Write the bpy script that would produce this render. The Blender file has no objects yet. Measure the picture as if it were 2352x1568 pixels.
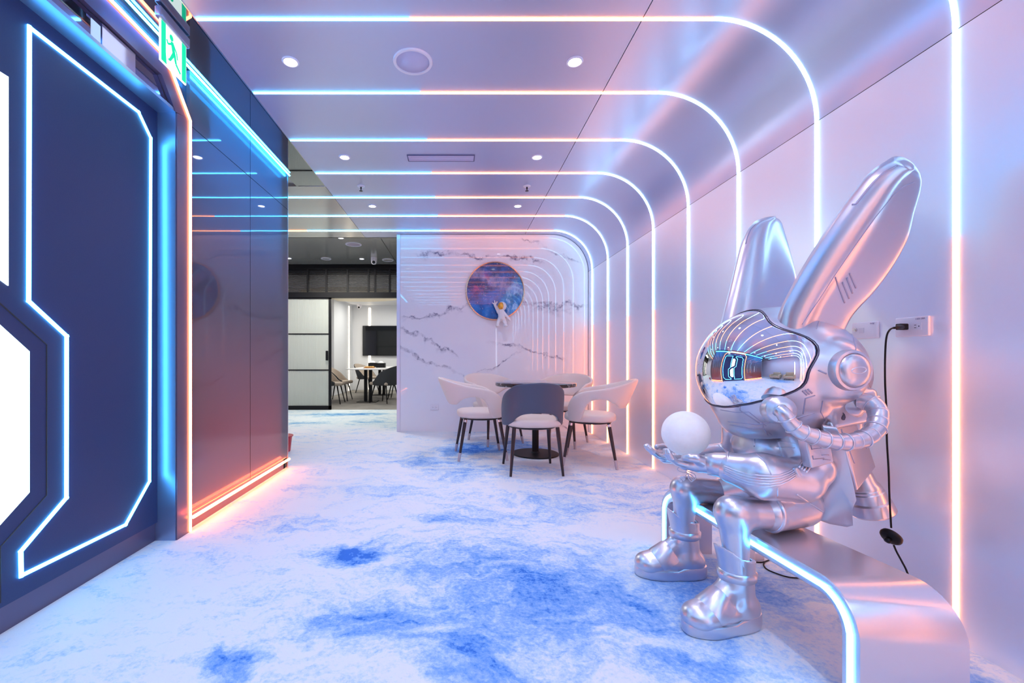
import bpy, math, random
import numpy as np
from mathutils import Vector, Matrix
from mathutils.bvhtree import BVHTree
from math import sin, cos, pi, radians as R

S = bpy.context.scene
COL = S.collection
# ------------------------------------------------------------------ camera, world, exposure
cd = bpy.data.cameras.new('camera'); cam = bpy.data.objects.new('camera', cd); COL.objects.link(cam)
cam.location = (0, 0, 1.0); cam.rotation_euler = (pi/2, 0, 0)
cd.sensor_width = 36; cd.lens = 36*1000/2352
cd.shift_x = (1176-1052)/2352; cd.shift_y = (820-784)/2352
cd.clip_start = .02
S.camera = cam
w = bpy.data.worlds.new('world'); S.world = w; w.use_nodes = True
w.node_tree.nodes['Background'].inputs[0].default_value = (.5, .5, .7, 1)
w.node_tree.nodes['Background'].inputs[1].default_value = .05
S.view_settings.view_transform = 'Standard'; S.view_settings.look = 'None'
S.view_settings.exposure = 0.12; S.view_settings.gamma = 1.0
S.view_settings.use_curve_mapping = False
LED = 13.0          # radiance of the LED tubes
SPOT = 30.0         # watts of a downlight

def area(name, loc, size, energy, color, rot=(0, 0, 0)):
    l = bpy.data.lights.new(name, 'AREA'); l.shape = 'RECTANGLE'; l.size, l.size_y = size
    l.energy = energy; l.color = color
    o = bpy.data.objects.new(name, l); COL.objects.link(o); o.location = loc; o.rotation_euler = rot
    return o
area('meeting_room_fill_lamp', (-2.0, 10.9, 2.5), (1.6, 2.6), 130, (1, .97, .88))  # area lamp added to fill the meeting room, no fitting built
area('corridor_fill_lamp', (-2.3, 7.2, 2.70), (1.0, .5), 55, (1, .96, .88))  # area lamp added to brighten the corridor and the fluted door

# ------------------------------------------------------------------ helpers
def P(px, py, Y):
    """photo pixel at depth Y -> metres (f = 1000 px, horizon 820, vanishing point 1052)"""
    return Vector(((px-1052)*Y/1000, Y, 1-(py-820)*Y/1000))

def tag(o, label=None, cat=None, group=None, kind=None):
    if label: o['label'] = label
    if cat: o['category'] = cat
    if group: o['group'] = group
    if kind: o['kind'] = kind
    return o

def thing(name, label, cat, loc=(0, 0, 0), rz=0, group=None):
    o = bpy.data.objects.new(name, None); COL.objects.link(o); o.location = loc
    o.rotation_euler = (0, 0, rz); o.empty_display_size = .1
    return tag(o, label, cat, group)

def struct(name, loc=(0, 0, 0)):
    o = bpy.data.objects.new(name, None); COL.objects.link(o); o.location = loc
    o['kind'] = 'structure'; return o

class MB:
    def __init__(s): s.v = []; s.f = []
    def add(s, vs, fs):
        n = len(s.v); s.v += [tuple(v) for v in vs]; s.f += [tuple(i+n for i in f) for f in fs]; return s
    def box(s, lo, hi):
        (a, b, c), (d, e, f) = lo, hi
        return s.add([(a,b,c),(d,b,c),(d,e,c),(a,e,c),(a,b,f),(d,b,f),(d,e,f),(a,e,f)],
                     [(0,3,2,1),(4,5,6,7),(0,1,5,4),(1,2,6,5),(2,3,7,6),(3,0,4,7)])
    def cbox(s, c, h, M=None, bev=0):
        """box by centre / half size, optional matrix and bevel"""
        hx, hy, hz = h; b = min(bev, hx*.9, hy*.9, hz*.9)
        if b <= 0:
            vs = [Vector((x*hx, y*hy, z*hz)) for z in (-1,1) for x, y in ((-1,-1),(1,-1),(1,1),(-1,1))]
            fs = [(0,3,2,1),(4,5,6,7),(0,1,5,4),(1,2,6,5),(2,3,7,6),(3,0,4,7)]
        else:
            vs = []; n = 4
            def ring(ix, iy, z):
                for q, (sx, sy) in enumerate(((1,1),(-1,1),(-1,-1),(1,-1))):
                    for k in range(n+1):
                        a = pi/2*(q+k/n); vs.append(Vector((sx*(hx-b)+ix*cos(a), sy*(hy-b)+ix*sin(a), z)))
            lev = [(b*sin(pi/2*j/3), -hz+b-b*cos(pi/2*j/3)) for j in range(4)]
            lev += [(b*cos(pi/2*j/3), hz-b+b*sin(pi/2*j/3)) for j in range(4)]
            for r_, z in lev: ring(r_, r_, z)
            m = 4*(n+1); fs = []
            for l in range(len(lev)-1):
                for k in range(m):
                    a, c2 = l*m+k, l*m+(k+1) % m; fs.append((a, c2, c2+m, a+m))
            fs.append(tuple(reversed(range(m)))); fs.append(tuple(range((len(lev)-1)*m, len(lev)*m)))
        c = Vector(c)
        vs = [((M @ v) if M else v)+c for v in vs]
        return s.add(vs, fs)
    def tube(s, pts, r, n=10, caps=True, closed=False):
        pts = [Vector(p) for p in pts]; m = len(pts)
        if not hasattr(r, '__len__'): r = [r]*m
        up = None; base = len(s.v); vs = []
        for i, p in enumerate(pts):
            if closed: t = pts[(i+1) % m]-pts[i-1]
            else: t = pts[min(i+1, m-1)]-pts[max(i-1, 0)]
            t = t.normalized() if t.length > 1e-9 else Vector((0,0,1))
            if up is None: up = t.orthogonal().normalized()
            else:
                up = up-t*up.dot(t); up = up.normalized() if up.length > 1e-6 else t.orthogonal().normalized()
            b = t.cross(up)
            for k in range(n):
                a = 2*pi*k/n; vs.append(p+(up*cos(a)+b*sin(a))*r[i])
        fs = []
        for i in range(m if closed else m-1):
            j = (i+1) % m
            for k in range(n):
                fs.append((i*n+k, i*n+(k+1) % n, j*n+(k+1) % n, j*n+k))
        if caps and not closed:
            fs.append(tuple(reversed(range(n)))); fs.append(tuple(range((m-1)*n, m*n)))
        return s.add(vs, fs)
    def lathe(s, c, prof, n=32, M=None):
        """profile [(radius, height)] turned about local z at c"""
        c = Vector(c); vs = []; fs = []; m = len(prof)
        for (r_, z) in prof:
            for k in range(n):
                a = 2*pi*k/n; v = Vector((r_*cos(a), r_*sin(a), z)); vs.append(((M @ v) if M else v)+c)
        for i in range(m-1):
            for k in range(n):
                fs.append((i*n+k, i*n+(k+1) % n, (i+1)*n+(k+1) % n, (i+1)*n+k))
        if prof[0][0] > 1e-6: fs.append(tuple(reversed(range(n))))
        if prof[-1][0] > 1e-6: fs.append(tuple(range((m-1)*n, m*n)))
        return s.add(vs, fs)
    def ell(s, c, r, nu=24, nv=14, M=None):
        c = Vector(c); vs = []; fs = []
        for j in range(nv+1):
            e = -pi/2+pi*j/nv
            for k in range(nu):
                a = 2*pi*k/nu
                v = Vector((r[0]*cos(e)*cos(a), r[1]*cos(e)*sin(a), r[2]*sin(e))); vs.append(((M @ v) if M else v)+c)
        for j in range(nv):
            for k in range(nu): fs.append((j*nu+k, j*nu+(k+1) % nu, (j+1)*nu+(k+1) % nu, (j+1)*nu+k))
        return s.add(vs, fs)
    def prism(s, poly, ax, a, b):
        """polygon in the plane across axis ax ('x','y','z'), from a to b"""
        def v(p, t): return {'x': (t, p[0], p[1]), 'y': (p[0], t, p[1]), 'z': (p[0], p[1], t)}[ax]
        n = len(poly)
        vs = [v(p, a) for p in poly]+[v(p, b) for p in poly]
        fs = [(i, (i+1) % n, n+(i+1) % n, n+i) for i in range(n)]+[tuple(reversed(range(n))), tuple(range(n, 2*n))]
        return s.add(vs, fs)
    def grid(s, rows, closed_u=False, caps=False):
        m, n = len(rows), len(rows[0]); vs = [p for r_ in rows for p in r_]; fs = []
        for i in range(m-1):
            for k in range(n if closed_u else n-1):
                fs.append((i*n+k, i*n+(k+1) % n, (i+1)*n+(k+1) % n, (i+1)*n+k))
        if caps: fs += [tuple(reversed(range(n))), tuple(range((m-1)*n, m*n))]
        return s.add(vs, fs)
    def build(s, name, mat, parent=None, smooth=False, angle=None):
        me = bpy.data.meshes.new(name); me.from_pydata(s.v, [], s.f); me.update()
        import bmesh
        bm = bmesh.new(); bm.from_mesh(me)
        bmesh.ops.remove_doubles(bm, verts=bm.verts, dist=1e-6)
        bmesh.ops.recalc_face_normals(bm, faces=bm.faces)
        if smooth:
            for f in bm.faces: f.smooth = True
            if angle:
                for e in bm.edges:
                    if len(e.link_faces) == 2 and e.calc_face_angle(0) > R(angle): e.smooth = False
        bm.to_mesh(me); bm.free()
        o = bpy.data.objects.new(name, me); COL.objects.link(o)
        if mat: me.materials.append(mat)
        if parent: o.parent = parent
        return o

def smooth_pts(pts, n=6):
    """Catmull-Rom through points (tuples of any length)"""
    out = []; m = len(pts)
    for i in range(m-1):
        p0, p1, p2, p3 = (np.array(pts[max(i-1, 0)], float), np.array(pts[i], float),
                          np.array(pts[i+1], float), np.array(pts[min(i+2, m-1)], float))
        for k in range(n):
            t = k/n
            out.append(tuple(.5*((2*p1)+(-p0+p2)*t+(2*p0-5*p1+4*p2-p3)*t*t+(-p0+3*p1-3*p2+p3)*t**3)))
    out.append(tuple(pts[-1])); return out

def interp(xs, ys, x): return float(np.interp(x, xs, ys))

# ---- distance-field sculpting (surface nets)
def cap(a, b, r1, r2=None):
    a = np.array(a, np.float32); b = np.array(b, np.float32); r2 = r1 if r2 is None else r2; d = b-a; dd = float(d@d)+1e-12
    def f(p):
        t = np.clip(((p-a)@d)/dd, 0, 1); return np.linalg.norm(p-a-t[..., None]*d, axis=-1)-(r1+(r2-r1)*t)
    return f
def ell(c, r, M=None):
    c = np.array(c, np.float32); r = np.array(r, np.float32)
    A = np.array(M, np.float32) if M is not None else None
    def f(p):
        q = p-c
        if A is not None: q = q@A          # world -> local (A columns = axes)
        k0 = np.linalg.norm(q/r, axis=-1); k1 = np.linalg.norm(q/(r*r), axis=-1)+1e-9
        return k0*(k0-1)/k1
    return f
def rbx(c, h, rad, M=None):
    c = np.array(c, np.float32); h = np.array(h, np.float32)-rad
    A = np.array(M, np.float32) if M is not None else None
    def f(p):
        q = p-c
        if A is not None: q = q@A
        q = np.abs(q)-h
        return np.linalg.norm(np.maximum(q, 0), axis=-1)+np.minimum(q.max(-1), 0)-rad
    return f
def half(pt, n):
    pt = np.array(pt, np.float32); n = np.array(n, np.float32)
    return lambda p: (p-pt)@n
def sdf(name, prims, lo, hi, h, k, mat, parent=None, cuts=(), kc=.004, inter=()):
    xs = [np.arange(lo[i], hi[i]+h, h, dtype=np.float32) for i in range(3)]
    G = np.stack(np.meshgrid(*xs, indexing='ij'), -1)
    F = None
    for pr in prims:
        kk = k
        if isinstance(pr, tuple): pr, kk = pr
        d = pr(G).astype(np.float32)
        if F is None: F = d
        else:
            hh = np.maximum(kk-np.abs(F-d), 0)/kk; F = np.minimum(F, d)-hh*hh*kk*.25
    for c in inter:
        F = np.maximum(F, c(G))
    for c in cuts:
        d = -c(G); hh = np.maximum(kc-np.abs(F-d), 0)/kc; F = np.maximum(F, d)+hh*hh*kc*.25
    s = F < 0; n = F.shape
    cs = tuple(m-1 for m in n)
    acc = np.zeros(cs+(3,), np.float32); cnt = np.zeros(cs, np.float32)
    def sl(off): return tuple(slice(o, o+c) for o, c in zip(off, cs))
    for ax in range(3):
        o1, o2 = [a for a in range(3) if a != ax]
        for u in (0, 1):
            for v in (0, 1):
                off = [0, 0, 0]; off[o1] = u; off[o2] = v; a = F[sl(off)]; sa = s[sl(off)]
                of2 = list(off); of2[ax] = 1; b = F[sl(of2)]; x = sa != s[sl(of2)]
                t = np.where(x, a/np.where(x, a-b, 1), 0)
                cnt += x
                for q in range(3):
                    acc[..., q] += np.where(x, (t if q == ax else off[q]), 0)
    act = cnt > 0; idx = np.full(cs, -1, np.int64); ii = np.argwhere(act); idx[act] = np.arange(len(ii))
    vs = (ii+acc[act]/cnt[act][:, None])*h+np.array(lo, np.float32)
    quads = []
    for ax in range(3):
        o1, o2 = (ax+1) % 3, (ax+2) % 3
        sa = [slice(None)]*3; sb = [slice(None)]*3
        sa[ax] = slice(0, n[ax]-1); sb[ax] = slice(1, n[ax])
        x = s[tuple(sa)] != s[tuple(sb)]; e = np.argwhere(x)
        m = (e[:, o1] > 0) & (e[:, o2] > 0) & (e[:, o1] < n[o1]-1) & (e[:, o2] < n[o2]-1); e = e[m]
        flip = ~s[tuple(e.T)]
        q = []
        for u, v in ((-1, -1), (0, -1), (0, 0), (-1, 0)):
            c = e.copy(); c[:, o1] += u; c[:, o2] += v; q.append(idx[tuple(c.T)])
        q = np.stack(q, 1); q[flip] = q[flip][:, ::-1]; quads.append(q)
    q = np.concatenate(quads); q = q[(q >= 0).all(1)]
    me = bpy.data.meshes.new(name); me.from_pydata(vs.tolist(), [], q.tolist()); me.update()
    me.polygons.foreach_set('use_smooth', [True]*len(me.polygons))
    if mat: me.materials.append(mat)
    o = bpy.data.objects.new(name, me); COL.objects.link(o)
    if parent: o.parent = parent
    return o

def bvh(*obs):
    vs, fs = [], []
    for o in obs:
        n = len(vs); vs += [v.co.copy() for v in o.data.vertices]; fs += [tuple(i+n for i in p.vertices) for p in o.data.polygons]
    return BVHTree.FromPolygons(vs, fs)
def seams(name, lines, tree, mat, parent, r=.002, lift=0.0, n=6, step=4.0):
    """fine raised/engraved lines lying on a sculpted surface; lines are photo polylines"""
    mb = MB(); O = Vector((0, 0, 1))
    for ln in lines:
        rr = r
        if isinstance(ln, tuple): ln, rr = ln
        pp = []
        for (a, b) in zip(ln[:-1], ln[1:]):
            m = max(1, int(math.dist(a, b)/step)); pp += [(a[0]+(b[0]-a[0])*i/m, a[1]+(b[1]-a[1])*i/m) for i in range(m)]
        pp.append(ln[-1]); run = []
        for (x, y) in pp:
            d = (P(x, y, 1)-O).normalized(); hit = tree.ray_cast(O, d)
            if hit[0] is None or (run and (hit[0]-run[-1]).length > .06):
                if len(run) > 1: mb.tube(run, rr, n)
                run = [] if hit[0] is None else [hit[0]]
                continue
            run.append(hit[0]+hit[1]*lift)
        if len(run) > 1: mb.tube(run, rr, n)
    return mb.build(name, mat, parent, smooth=True) if mb.v else None

# ------------------------------------------------------------------ materials
class NT:
    def __init__(s, name):
        s.m = bpy.data.materials.new(name); s.m.use_nodes = True; s.t = s.m.node_tree; s.b = s.t.nodes['Principled BSDF']
    def n(s, kind, **kw):
        nd = s.t.nodes.new(kind)
        for k, v in kw.items():
            if k.startswith('i_'):
                key = k[2:]; key = int(key) if key.isdigit() else key.replace('_', ' ')
                s.set(nd, key, v)
            else: setattr(nd, k, v)
        return nd
    def set(s, nd, key, v):
        if hasattr(v, 'is_linked') and hasattr(v, 'links'): s.t.links.new(v, nd.inputs[key])
        else: nd.inputs[key].default_value = v
    def math(s, op, a, b=0.0, clamp=False):
        nd = s.n('ShaderNodeMath', operation=op, use_clamp=clamp); s.set(nd, 0, a); s.set(nd, 1, b); return nd.outputs[0]
    def coord(s, out='Object'): return s.n('ShaderNodeTexCoord').outputs[out]
    def sep(s, v): nd = s.n('ShaderNodeSeparateXYZ'); s.set(nd, 0, v); return nd.outputs
    def noise(s, vec, scale, detail=4, rough=.55, dist=0):
        nd = s.n('ShaderNodeTexNoise', i_Scale=scale, i_Detail=detail, i_Roughness=rough, i_Distortion=dist); s.set(nd, 'Vector', vec); return nd.outputs['Fac']
    def mapv(s, vec, scale=(1,1,1), loc=(0,0,0)):
        nd = s.n('ShaderNodeMapping'); s.set(nd, 'Vector', vec); nd.inputs['Scale'].default_value = scale; nd.inputs['Location'].default_value = loc; return nd.outputs[0]
    def rng(s, v, a, b, c=0.0, d=1.0):
        nd = s.n('ShaderNodeMapRange', interpolation_type='SMOOTHSTEP'); s.set(nd, 0, v); 
        for i, x in zip((1,2,3,4), (a,b,c,d)): nd.inputs[i].default_value = x
        return nd.outputs[0]
    def ramp(s, v, stops):
        nd = s.n('ShaderNodeValToRGB'); s.set(nd, 0, v); e = nd.color_ramp.elements
        while len(e) < len(stops): e.new(.5)
        for el, (p, c) in zip(e, stops): el.position = p; el.color = (*c, 1)
        return nd.outputs[0]
    def mix(s, f, a, b):
        nd = s.n('ShaderNodeMix', data_type='RGBA'); s.set(nd, 0, f)
        s.set(nd, 6, a if hasattr(a, 'links') else (*a, 1)); s.set(nd, 7, b if hasattr(b, 'links') else (*b, 1)); return nd.outputs[2]
    def bump(s, h, strength=.2, dist=.01):
        nd = s.n('ShaderNodeBump', i_Strength=strength, i_Distance=dist); s.set(nd, 'Height', h); s.t.links.new(nd.outputs[0], s.b.inputs['Normal'])
    def p(s, **kw):
        for k, v in kw.items():
            k = {'col': 'Base Color', 'rough': 'Roughness', 'metal': 'Metallic', 'coat': 'Coat Weight', 'spec': 'Specular IOR Level'}.get(k, k.replace('_', ' '))
            if k == 'Base Color' and isinstance(v, tuple) and len(v) == 3: v = (*v, 1)
            s.set(s.b, k, v)
        return s

def mat(name, col, rough=.5, metal=0.0, grain=0.0, gscale=60, **kw):
    t = NT(name); t.p(col=col, rough=rough, metal=metal, **kw)
    if grain:
        nz = t.noise(t.coord(), gscale, 3); t.bump(nz, grain, .004)
        t.set(t.b, 'Roughness', t.rng(nz, .3, .7, max(rough-.05, 0), rough+.05))
    return t.m
def emit(name, col, strength):
    t = NT(name); t.p(col=(0, 0, 0), rough=.6); t.b.inputs['Emission Color'].default_value = (*col, 1)
    t.b.inputs['Emission Strength'].default_value = strength; return t.m

BLUE = emit('led_blue', (.10, .58, 1.0), LED)
ICE = emit('led_ice', (.38, .74, 1.0), LED)
ORANGE = emit('led_orange', (1.0, .30, .10), LED*.85)
ORANGE_WALL = emit('led_orange_wall', (1.0, .30, .09), LED*1.25)
BLUE_WASH = emit('cornice_led', (.03, .42, 1.0), LED*4)
RED_WASH = emit('skirting_led', (1.0, .20, .05), LED*2.5)
WHITE = emit('led_warm_white', (1.0, .86, .66), 7)
COOL = emit('led_cool_white', (.75, .85, 1.0), 8)
PANELGLOW = emit('door_glow_panel', (.70, .92, 1.0), 3.2)
LAMP = emit('downlight_lens', (.93, .93, 1.0), 14)

def panel_metal(name, col, rough, wav=.05):
    t = NT(name); c = t.coord()
    t.p(col=col, metal=.62, rough=rough)
    h = t.noise(c, 1.3, 2, .4); h2 = t.noise(c, 420, 1)
    a = t.math('ADD', t.math('MULTIPLY', h, 1.0), t.math('MULTIPLY', h2, .004)); t.bump(a, wav, .08)
    return t.m
CEIL = panel_metal('satin_ceiling_panel', (.57, .61, .80), .36)
COVE = panel_metal('satin_cove_panel', (.60, .64, .83), .28)
WALLM = panel_metal('satin_wall_panel', (.86, .90, 1.0), .36)
CEIL2 = panel_metal('corridor_ceiling_panel', (.60, .60, .56), .20, .06)
SILVER = mat('silver_lacquer', (.66, .65, .72), .33, .91)
SILVER2 = mat('silver_lacquer_seam', (.46, .45, .58), .42, .7)
SILVER3 = mat('silver_lacquer_ridge', (.74, .74, .82), .28, .9)
VISOR = mat('mirror_visor', (.92, .93, .96), .015, 1.0)
DARKSEAM = mat('black_groove', (.02, .02, .03), .5)
NAVY = mat('dark_door_laminate', (.022, .045, .14), .45, .1, .03, 200)
NAVY2 = mat('dark_frame_metal', (.16, .14, .22), .30, .7)
JAMB = mat('jamb_metal', (.35, .42, .6), .33, .85)
BLACK = mat('black_powder_coat', (.006, .006, .008), .5, 0, spec=.25)
BLACK2 = mat('dark_bronze_metal', (.055, .045, .05), .28, .75)
LAV = mat('lavender_paint', (.62, .60, .72), .6)
WHITEP = mat('white_plaster', (.66, .68, .72), .6)
WPLAS = mat('white_plastic', (.80, .78, .84), .35)
CREAM = mat('cream_leather', (.78, .65, .58), .42, 0, .08, 120)
GREYV = mat('slate_leather', (.075, .085, .13), .45, 0, .1, 160)
GREYD = mat('charcoal_fabric', (.035, .038, .045), .8)
BEIGE = mat('beige_fabric', (.42, .35, .29), .8)
STEEL = mat('brushed_steel', (.75, .72, .74), .25, 1.0)
CAPM = mat('brushed_foot_cap', (.50, .46, .50), .45, .5)
GOLD = mat('gold_visor', (.85, .42, .06), .25, .6)
ROSE = mat('rose_gold_rim', (.90, .48, .30), .25, .9)
REDP = mat('red_plastic', (.50, .01, .03), .35)
GLASSM = None
def m_darkglass():
    t = NT('dark_tinted_glass'); t.p(col=(.025, .022, .028), rough=.4, spec=.2)
    def gl(col, ro):
        g = t.n('ShaderNodeBsdfGlossy'); g.inputs['Color'].default_value = (*col, 1); g.inputs['Roughness'].default_value = ro; return g
    g = gl((.80, .80, .90), .008); g2 = gl((.75, .75, .75), .50)
    h = t.noise(t.coord(), 1.6, 1, .3); bp = t.n('ShaderNodeBump', i_Strength=.010, i_Distance=.1); t.set(bp, 'Height', h)
    t.t.links.new(bp.outputs[0], g.inputs['Normal'])
    m1 = t.n('ShaderNodeMixShader'); m1.inputs[0].default_value = .10
    t.t.links.new(t.b.outputs[0], m1.inputs[1]); t.t.links.new(g2.outputs[0], m1.inputs[2])
    tr = t.n('ShaderNodeBsdfTranslucent'); tr.inputs['Color'].default_value = (.9, .9, .9, 1); m2 = t.n('ShaderNodeMixShader'); m2.inputs[0].default_value = .35
    t.t.links.new(m1.outputs[0], m2.inputs[1]); t.t.links.new(tr.outputs[0], m2.inputs[2]); m1 = m2
    mx = t.n('ShaderNodeMixShader'); mx.inputs[0].default_value = .15
    t.t.links.new(m1.outputs[0], mx.inputs[1]); t.t.links.new(g.outputs[0], mx.inputs[2])
    t.t.links.new(mx.outputs[0], t.t.nodes['Material Output'].inputs[0]); return t.m
DGLASS = m_darkglass()
BGLASS = mat('black_mirror_glass', (.42, .44, .46), .02, 1.0)

def m_marble():
    t = NT('white_marble'); c = t.coord(); sx = t.sep(c); x, z = sx[0], sx[2]
    n1 = t.math('SUBTRACT', t.noise(c, 1.6, 8, .62), .5); n2 = t.math('SUBTRACT', t.noise(t.mapv(c, loc=(7, 3, 1)), 5.5, 8, .68), .5)
    patch = t.noise(t.mapv(c, (1, 1, 1.6), (3, 1, 9)), 2.2, 4, .6)
    acc = None
    #      z at x=0, slope, wiggle, thickness, x range
    for z0, sl, wg, th, xa, xb in ((2.38, -.10, .28, .030, -.6, 1.2), (1.63, .16, .42, .030, -.8, .62), (1.90, -.16, .40, .040, .66, 1.45),
                                   (1.53, .12, .3, .026, .95, 1.8), (1.05, -.42, .34, .028, -.85, 0.05), (.78, -.45, .32, .030, -.85, .5),
                                   (1.36, -.30, .30, .024, .35, 1.5), (.70, .42, .34, .018, .2, .9), (.55, -.35, .3, .018, .9, 1.8), (2.75, -.25, .3, .022, .8, 1.7)):
        line = t.math('ADD', t.math('MULTIPLY', x, sl), z0)
        d = t.math('ADD', t.math('SUBTRACT', z, line), t.math('ADD', t.math('MULTIPLY', n1, wg*1.5), t.math('MULTIPLY', n2, .16)))
        core = t.rng(t.math('ABSOLUTE', d), th*.12, th*1.05, 1, 0)
        soft = t.rng(d, -th*3.2, 0, 0, .42); soft = t.math('MULTIPLY', soft, t.rng(d, 0, .01, 1, 0))
        v = t.math('MAXIMUM', t.math('MULTIPLY', core, t.rng(patch, .36, .55, .15, 1)), t.math('MULTIPLY', soft, t.rng(patch, .48, .62, 0, 1)))
        v = t.math('MULTIPLY', v, t.math('MULTIPLY', t.rng(x, xa, xa+.15), t.rng(x, xb-.2, xb, 1, 0)))
        acc = v if acc is None else t.math('MAXIMUM', acc, v)
    speck = t.rng(t.noise(c, 16, 7, .75), .42, .60, .25, 1); acc = t.math('MULTIPLY', acc, speck)
    cloud = t.mix(t.rng(t.noise(c, 1.1, 5), .4, .7, 0, .35), (.88, .87, .90), (.74, .75, .86))
    t.p(col=t.mix(t.math('MULTIPLY', acc, .95), cloud, (.15, .14, .24)), rough=.012, spec=.38)
    t.bump(t.noise(c, 1.5, 1, .3), .010, .05); return t.m
MARBLE = m_marble()

def m_carpet():
    t = NT('cloud_carpet'); c0 = t.coord(); wn = t.n('ShaderNodeTexNoise', i_Scale=1.7, i_Detail=5.0, i_Roughness=.6); t.set(wn, 'Vector', c0)
    wa = t.n('ShaderNodeVectorMath', operation='SCALE'); t.set(wa, 0, wn.outputs['Color']); wa.inputs['Scale'].default_value = .8
    wb = t.n('ShaderNodeVectorMath', operation='ADD'); t.set(wb, 0, c0); t.set(wb, 1, wa.outputs[0]); wc = t.n('ShaderNodeVectorMath', operation='SUBTRACT'); t.set(wc, 0, wb.outputs[0]); wc.inputs[1].default_value = (.4, .4, .4)
    c = wc.outputs[0]
    st = t.mapv(c, (1, 2.0, 1))
    n1 = t.noise(st, 1.5, 6, .6); n2 = t.noise(st, 6, 7, .68); n3 = t.noise(c0, 55, 4, .75); n4 = t.noise(c0, 300, 2, .8)
    acc = None
    for bx, by, rx, ry, am in ((.18, 1.85, .62, .50, .75), (-.28, 1.75, .30, .26, .8), (-.52, 2.27, .20, .13, 1.1), (.02, 1.46, .26, .20, .95), (.72, 1.9, .5, .5, .65), (.0, 2.75, .4, .3, .42), (.6, 2.9, .5, .3, .35),
                               (.15, 4.75, .50, .32, 1.15), (.75, 4.9, .3, .4, .8), (-.30, 4.2, .5, .3, .5), (.1, 3.8, .5, .3, .5), (-.68, 1.47, .16, .10, .85), (-.45, 3.3, .4, .2, .35),
                               (1.1, 1.95, .45, .3, .8), (.8, 1.5, .25, .12, .75), (-1.9, 7.6, .8, .22, .7), (-2.2, 6.6, .4, .12, .6), (-1.3, 6.8, .3, .15, .6), (1.2, 3.3, .5, .5, .35), (-1.0, 2.6, .4, .2, .25), (1.55, 1.25, .2, .4, .9), (1.5, 3.0, .4, .6, .3), (.3, -1.2, 1.0, .6, .8)):
        d = t.n('ShaderNodeVectorMath', operation='LENGTH'); t.set(d, 0, t.mapv(c, (1/rx, 1/ry, 0), (-bx/rx, -by/ry, 0)))
        v = t.rng(d.outputs['Value'], .0, 1.5, am*.92, 0); acc = v if acc is None else t.math('MAXIMUM', acc, v)
    m = t.math('ADD', acc, t.math('MULTIPLY', t.math('SUBTRACT', n1, .5), 1.1))
    m = t.math('ADD', m, t.math('MULTIPLY', t.math('SUBTRACT', n2, .5), 1.5))
    m = t.math('ADD', m, t.math('MULTIPLY', t.math('SUBTRACT', n3, .5), 1.1))
    col = t.ramp(m, [(0, (.80, .80, .84)), (.16, (.70, .76, .85)), (.36, (.50, .64, .84)), (.58, (.30, .48, .82)), (.88, (.13, .32, .76)), (1.0, (.05, .19, .66))])
    col = t.mix(t.rng(t.noise(t.mapv(c, loc=(9, 4, 0)), .9, 3), .5, .7, 0, .5), col, t.mix(.5, col, (.60, .74, .84)))
    sx = t.sep(c); teal = t.math('MULTIPLY', t.rng(sx[1], 5.6, 6.6), .6)
    col = t.mix(teal, col, t.ramp(m, [(0, (.62, .74, .74)), (.5, (.18, .42, .55)), (1, (.04, .2, .42))]))
    t.p(col=col, rough=.95, spec=.1); t.bump(t.math('ADD', n4, t.math('MULTIPLY', n3, .6)), .5, .006); return t.m
CARPET = m_carpet()
def m_greycarpet():
    t = NT('grey_grained_carpet'); c = t.coord(); n1 = t.noise(t.mapv(c, (1, 7, 1)), 2.2, 7, .65)
    t.p(col=t.ramp(n1, [(.3, (.10, .095, .09)), (.7, (.36, .34, .31))]), rough=.9); return t.m
def m_fluted():
    t = NT('fluted_glass'); c = t.coord(); x = t.sep(c)[0]
    wv = t.math('SINE', t.math('MULTIPLY', x, 2*pi/.012)); t.bump(wv, .6, .004)
    t.p(col=(.95, 1.0, .93), rough=.30); t.b.inputs['Transmission Weight'].default_value = .6; t.b.inputs['IOR'].default_value = 1.3; return t.m
def m_blackmarble():
    t = NT('black_marble'); c = t.coord()
    d = t.math('ABSOLUTE', t.math('SUBTRACT', t.noise(c, 4.5, 6, .6, .8), .5))
    t.p(col=t.mix(t.rng(d, 0, .012, 1, 0), (.015, .014, .018), (.5, .46, .5)), rough=.05, coat=.5); return t.m
# ================================================================== THE ROOM
CZ, WX, RAD = 2.65, 1.75, .5
YB, YM = -2.6, 5.85            # wall behind the camera, marble wall
def st(mb, name, m, parent=None, **kw):
    o = mb.build(name, m, parent, **kw)
    if not parent: o['kind'] = 'structure'
    return o
st(MB().box((-4.2, YB, -.1), (WX+.1, 8.30, 0)), 'floor', CARPET)
st(MB().box((-4.2, 8.30, -.1), (WX+.1, 13.4, -.002)), 'floor.001', m_greycarpet())
st(MB().box((-1.28, YB, CZ), (.898, 6.015, CZ+.06)), 'ceiling', CEIL)
st(MB().box((-4.2, 4.21, CZ), (-1.284, 6.015, CZ+.06)), 'ceiling.001', CEIL2)
st(MB().box((-4.2, 6.02, 2.76), (-1.15, 8.25, 2.82)).box((-1.14, 6.02, 2.76), (WX, 8.25, 2.82)), 'ceiling.002', CEIL2)
st(MB().box((-4.2, 6.0, CZ), (WX, 6.03, 2.9)), 'trim_8', BLACK2)
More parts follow.
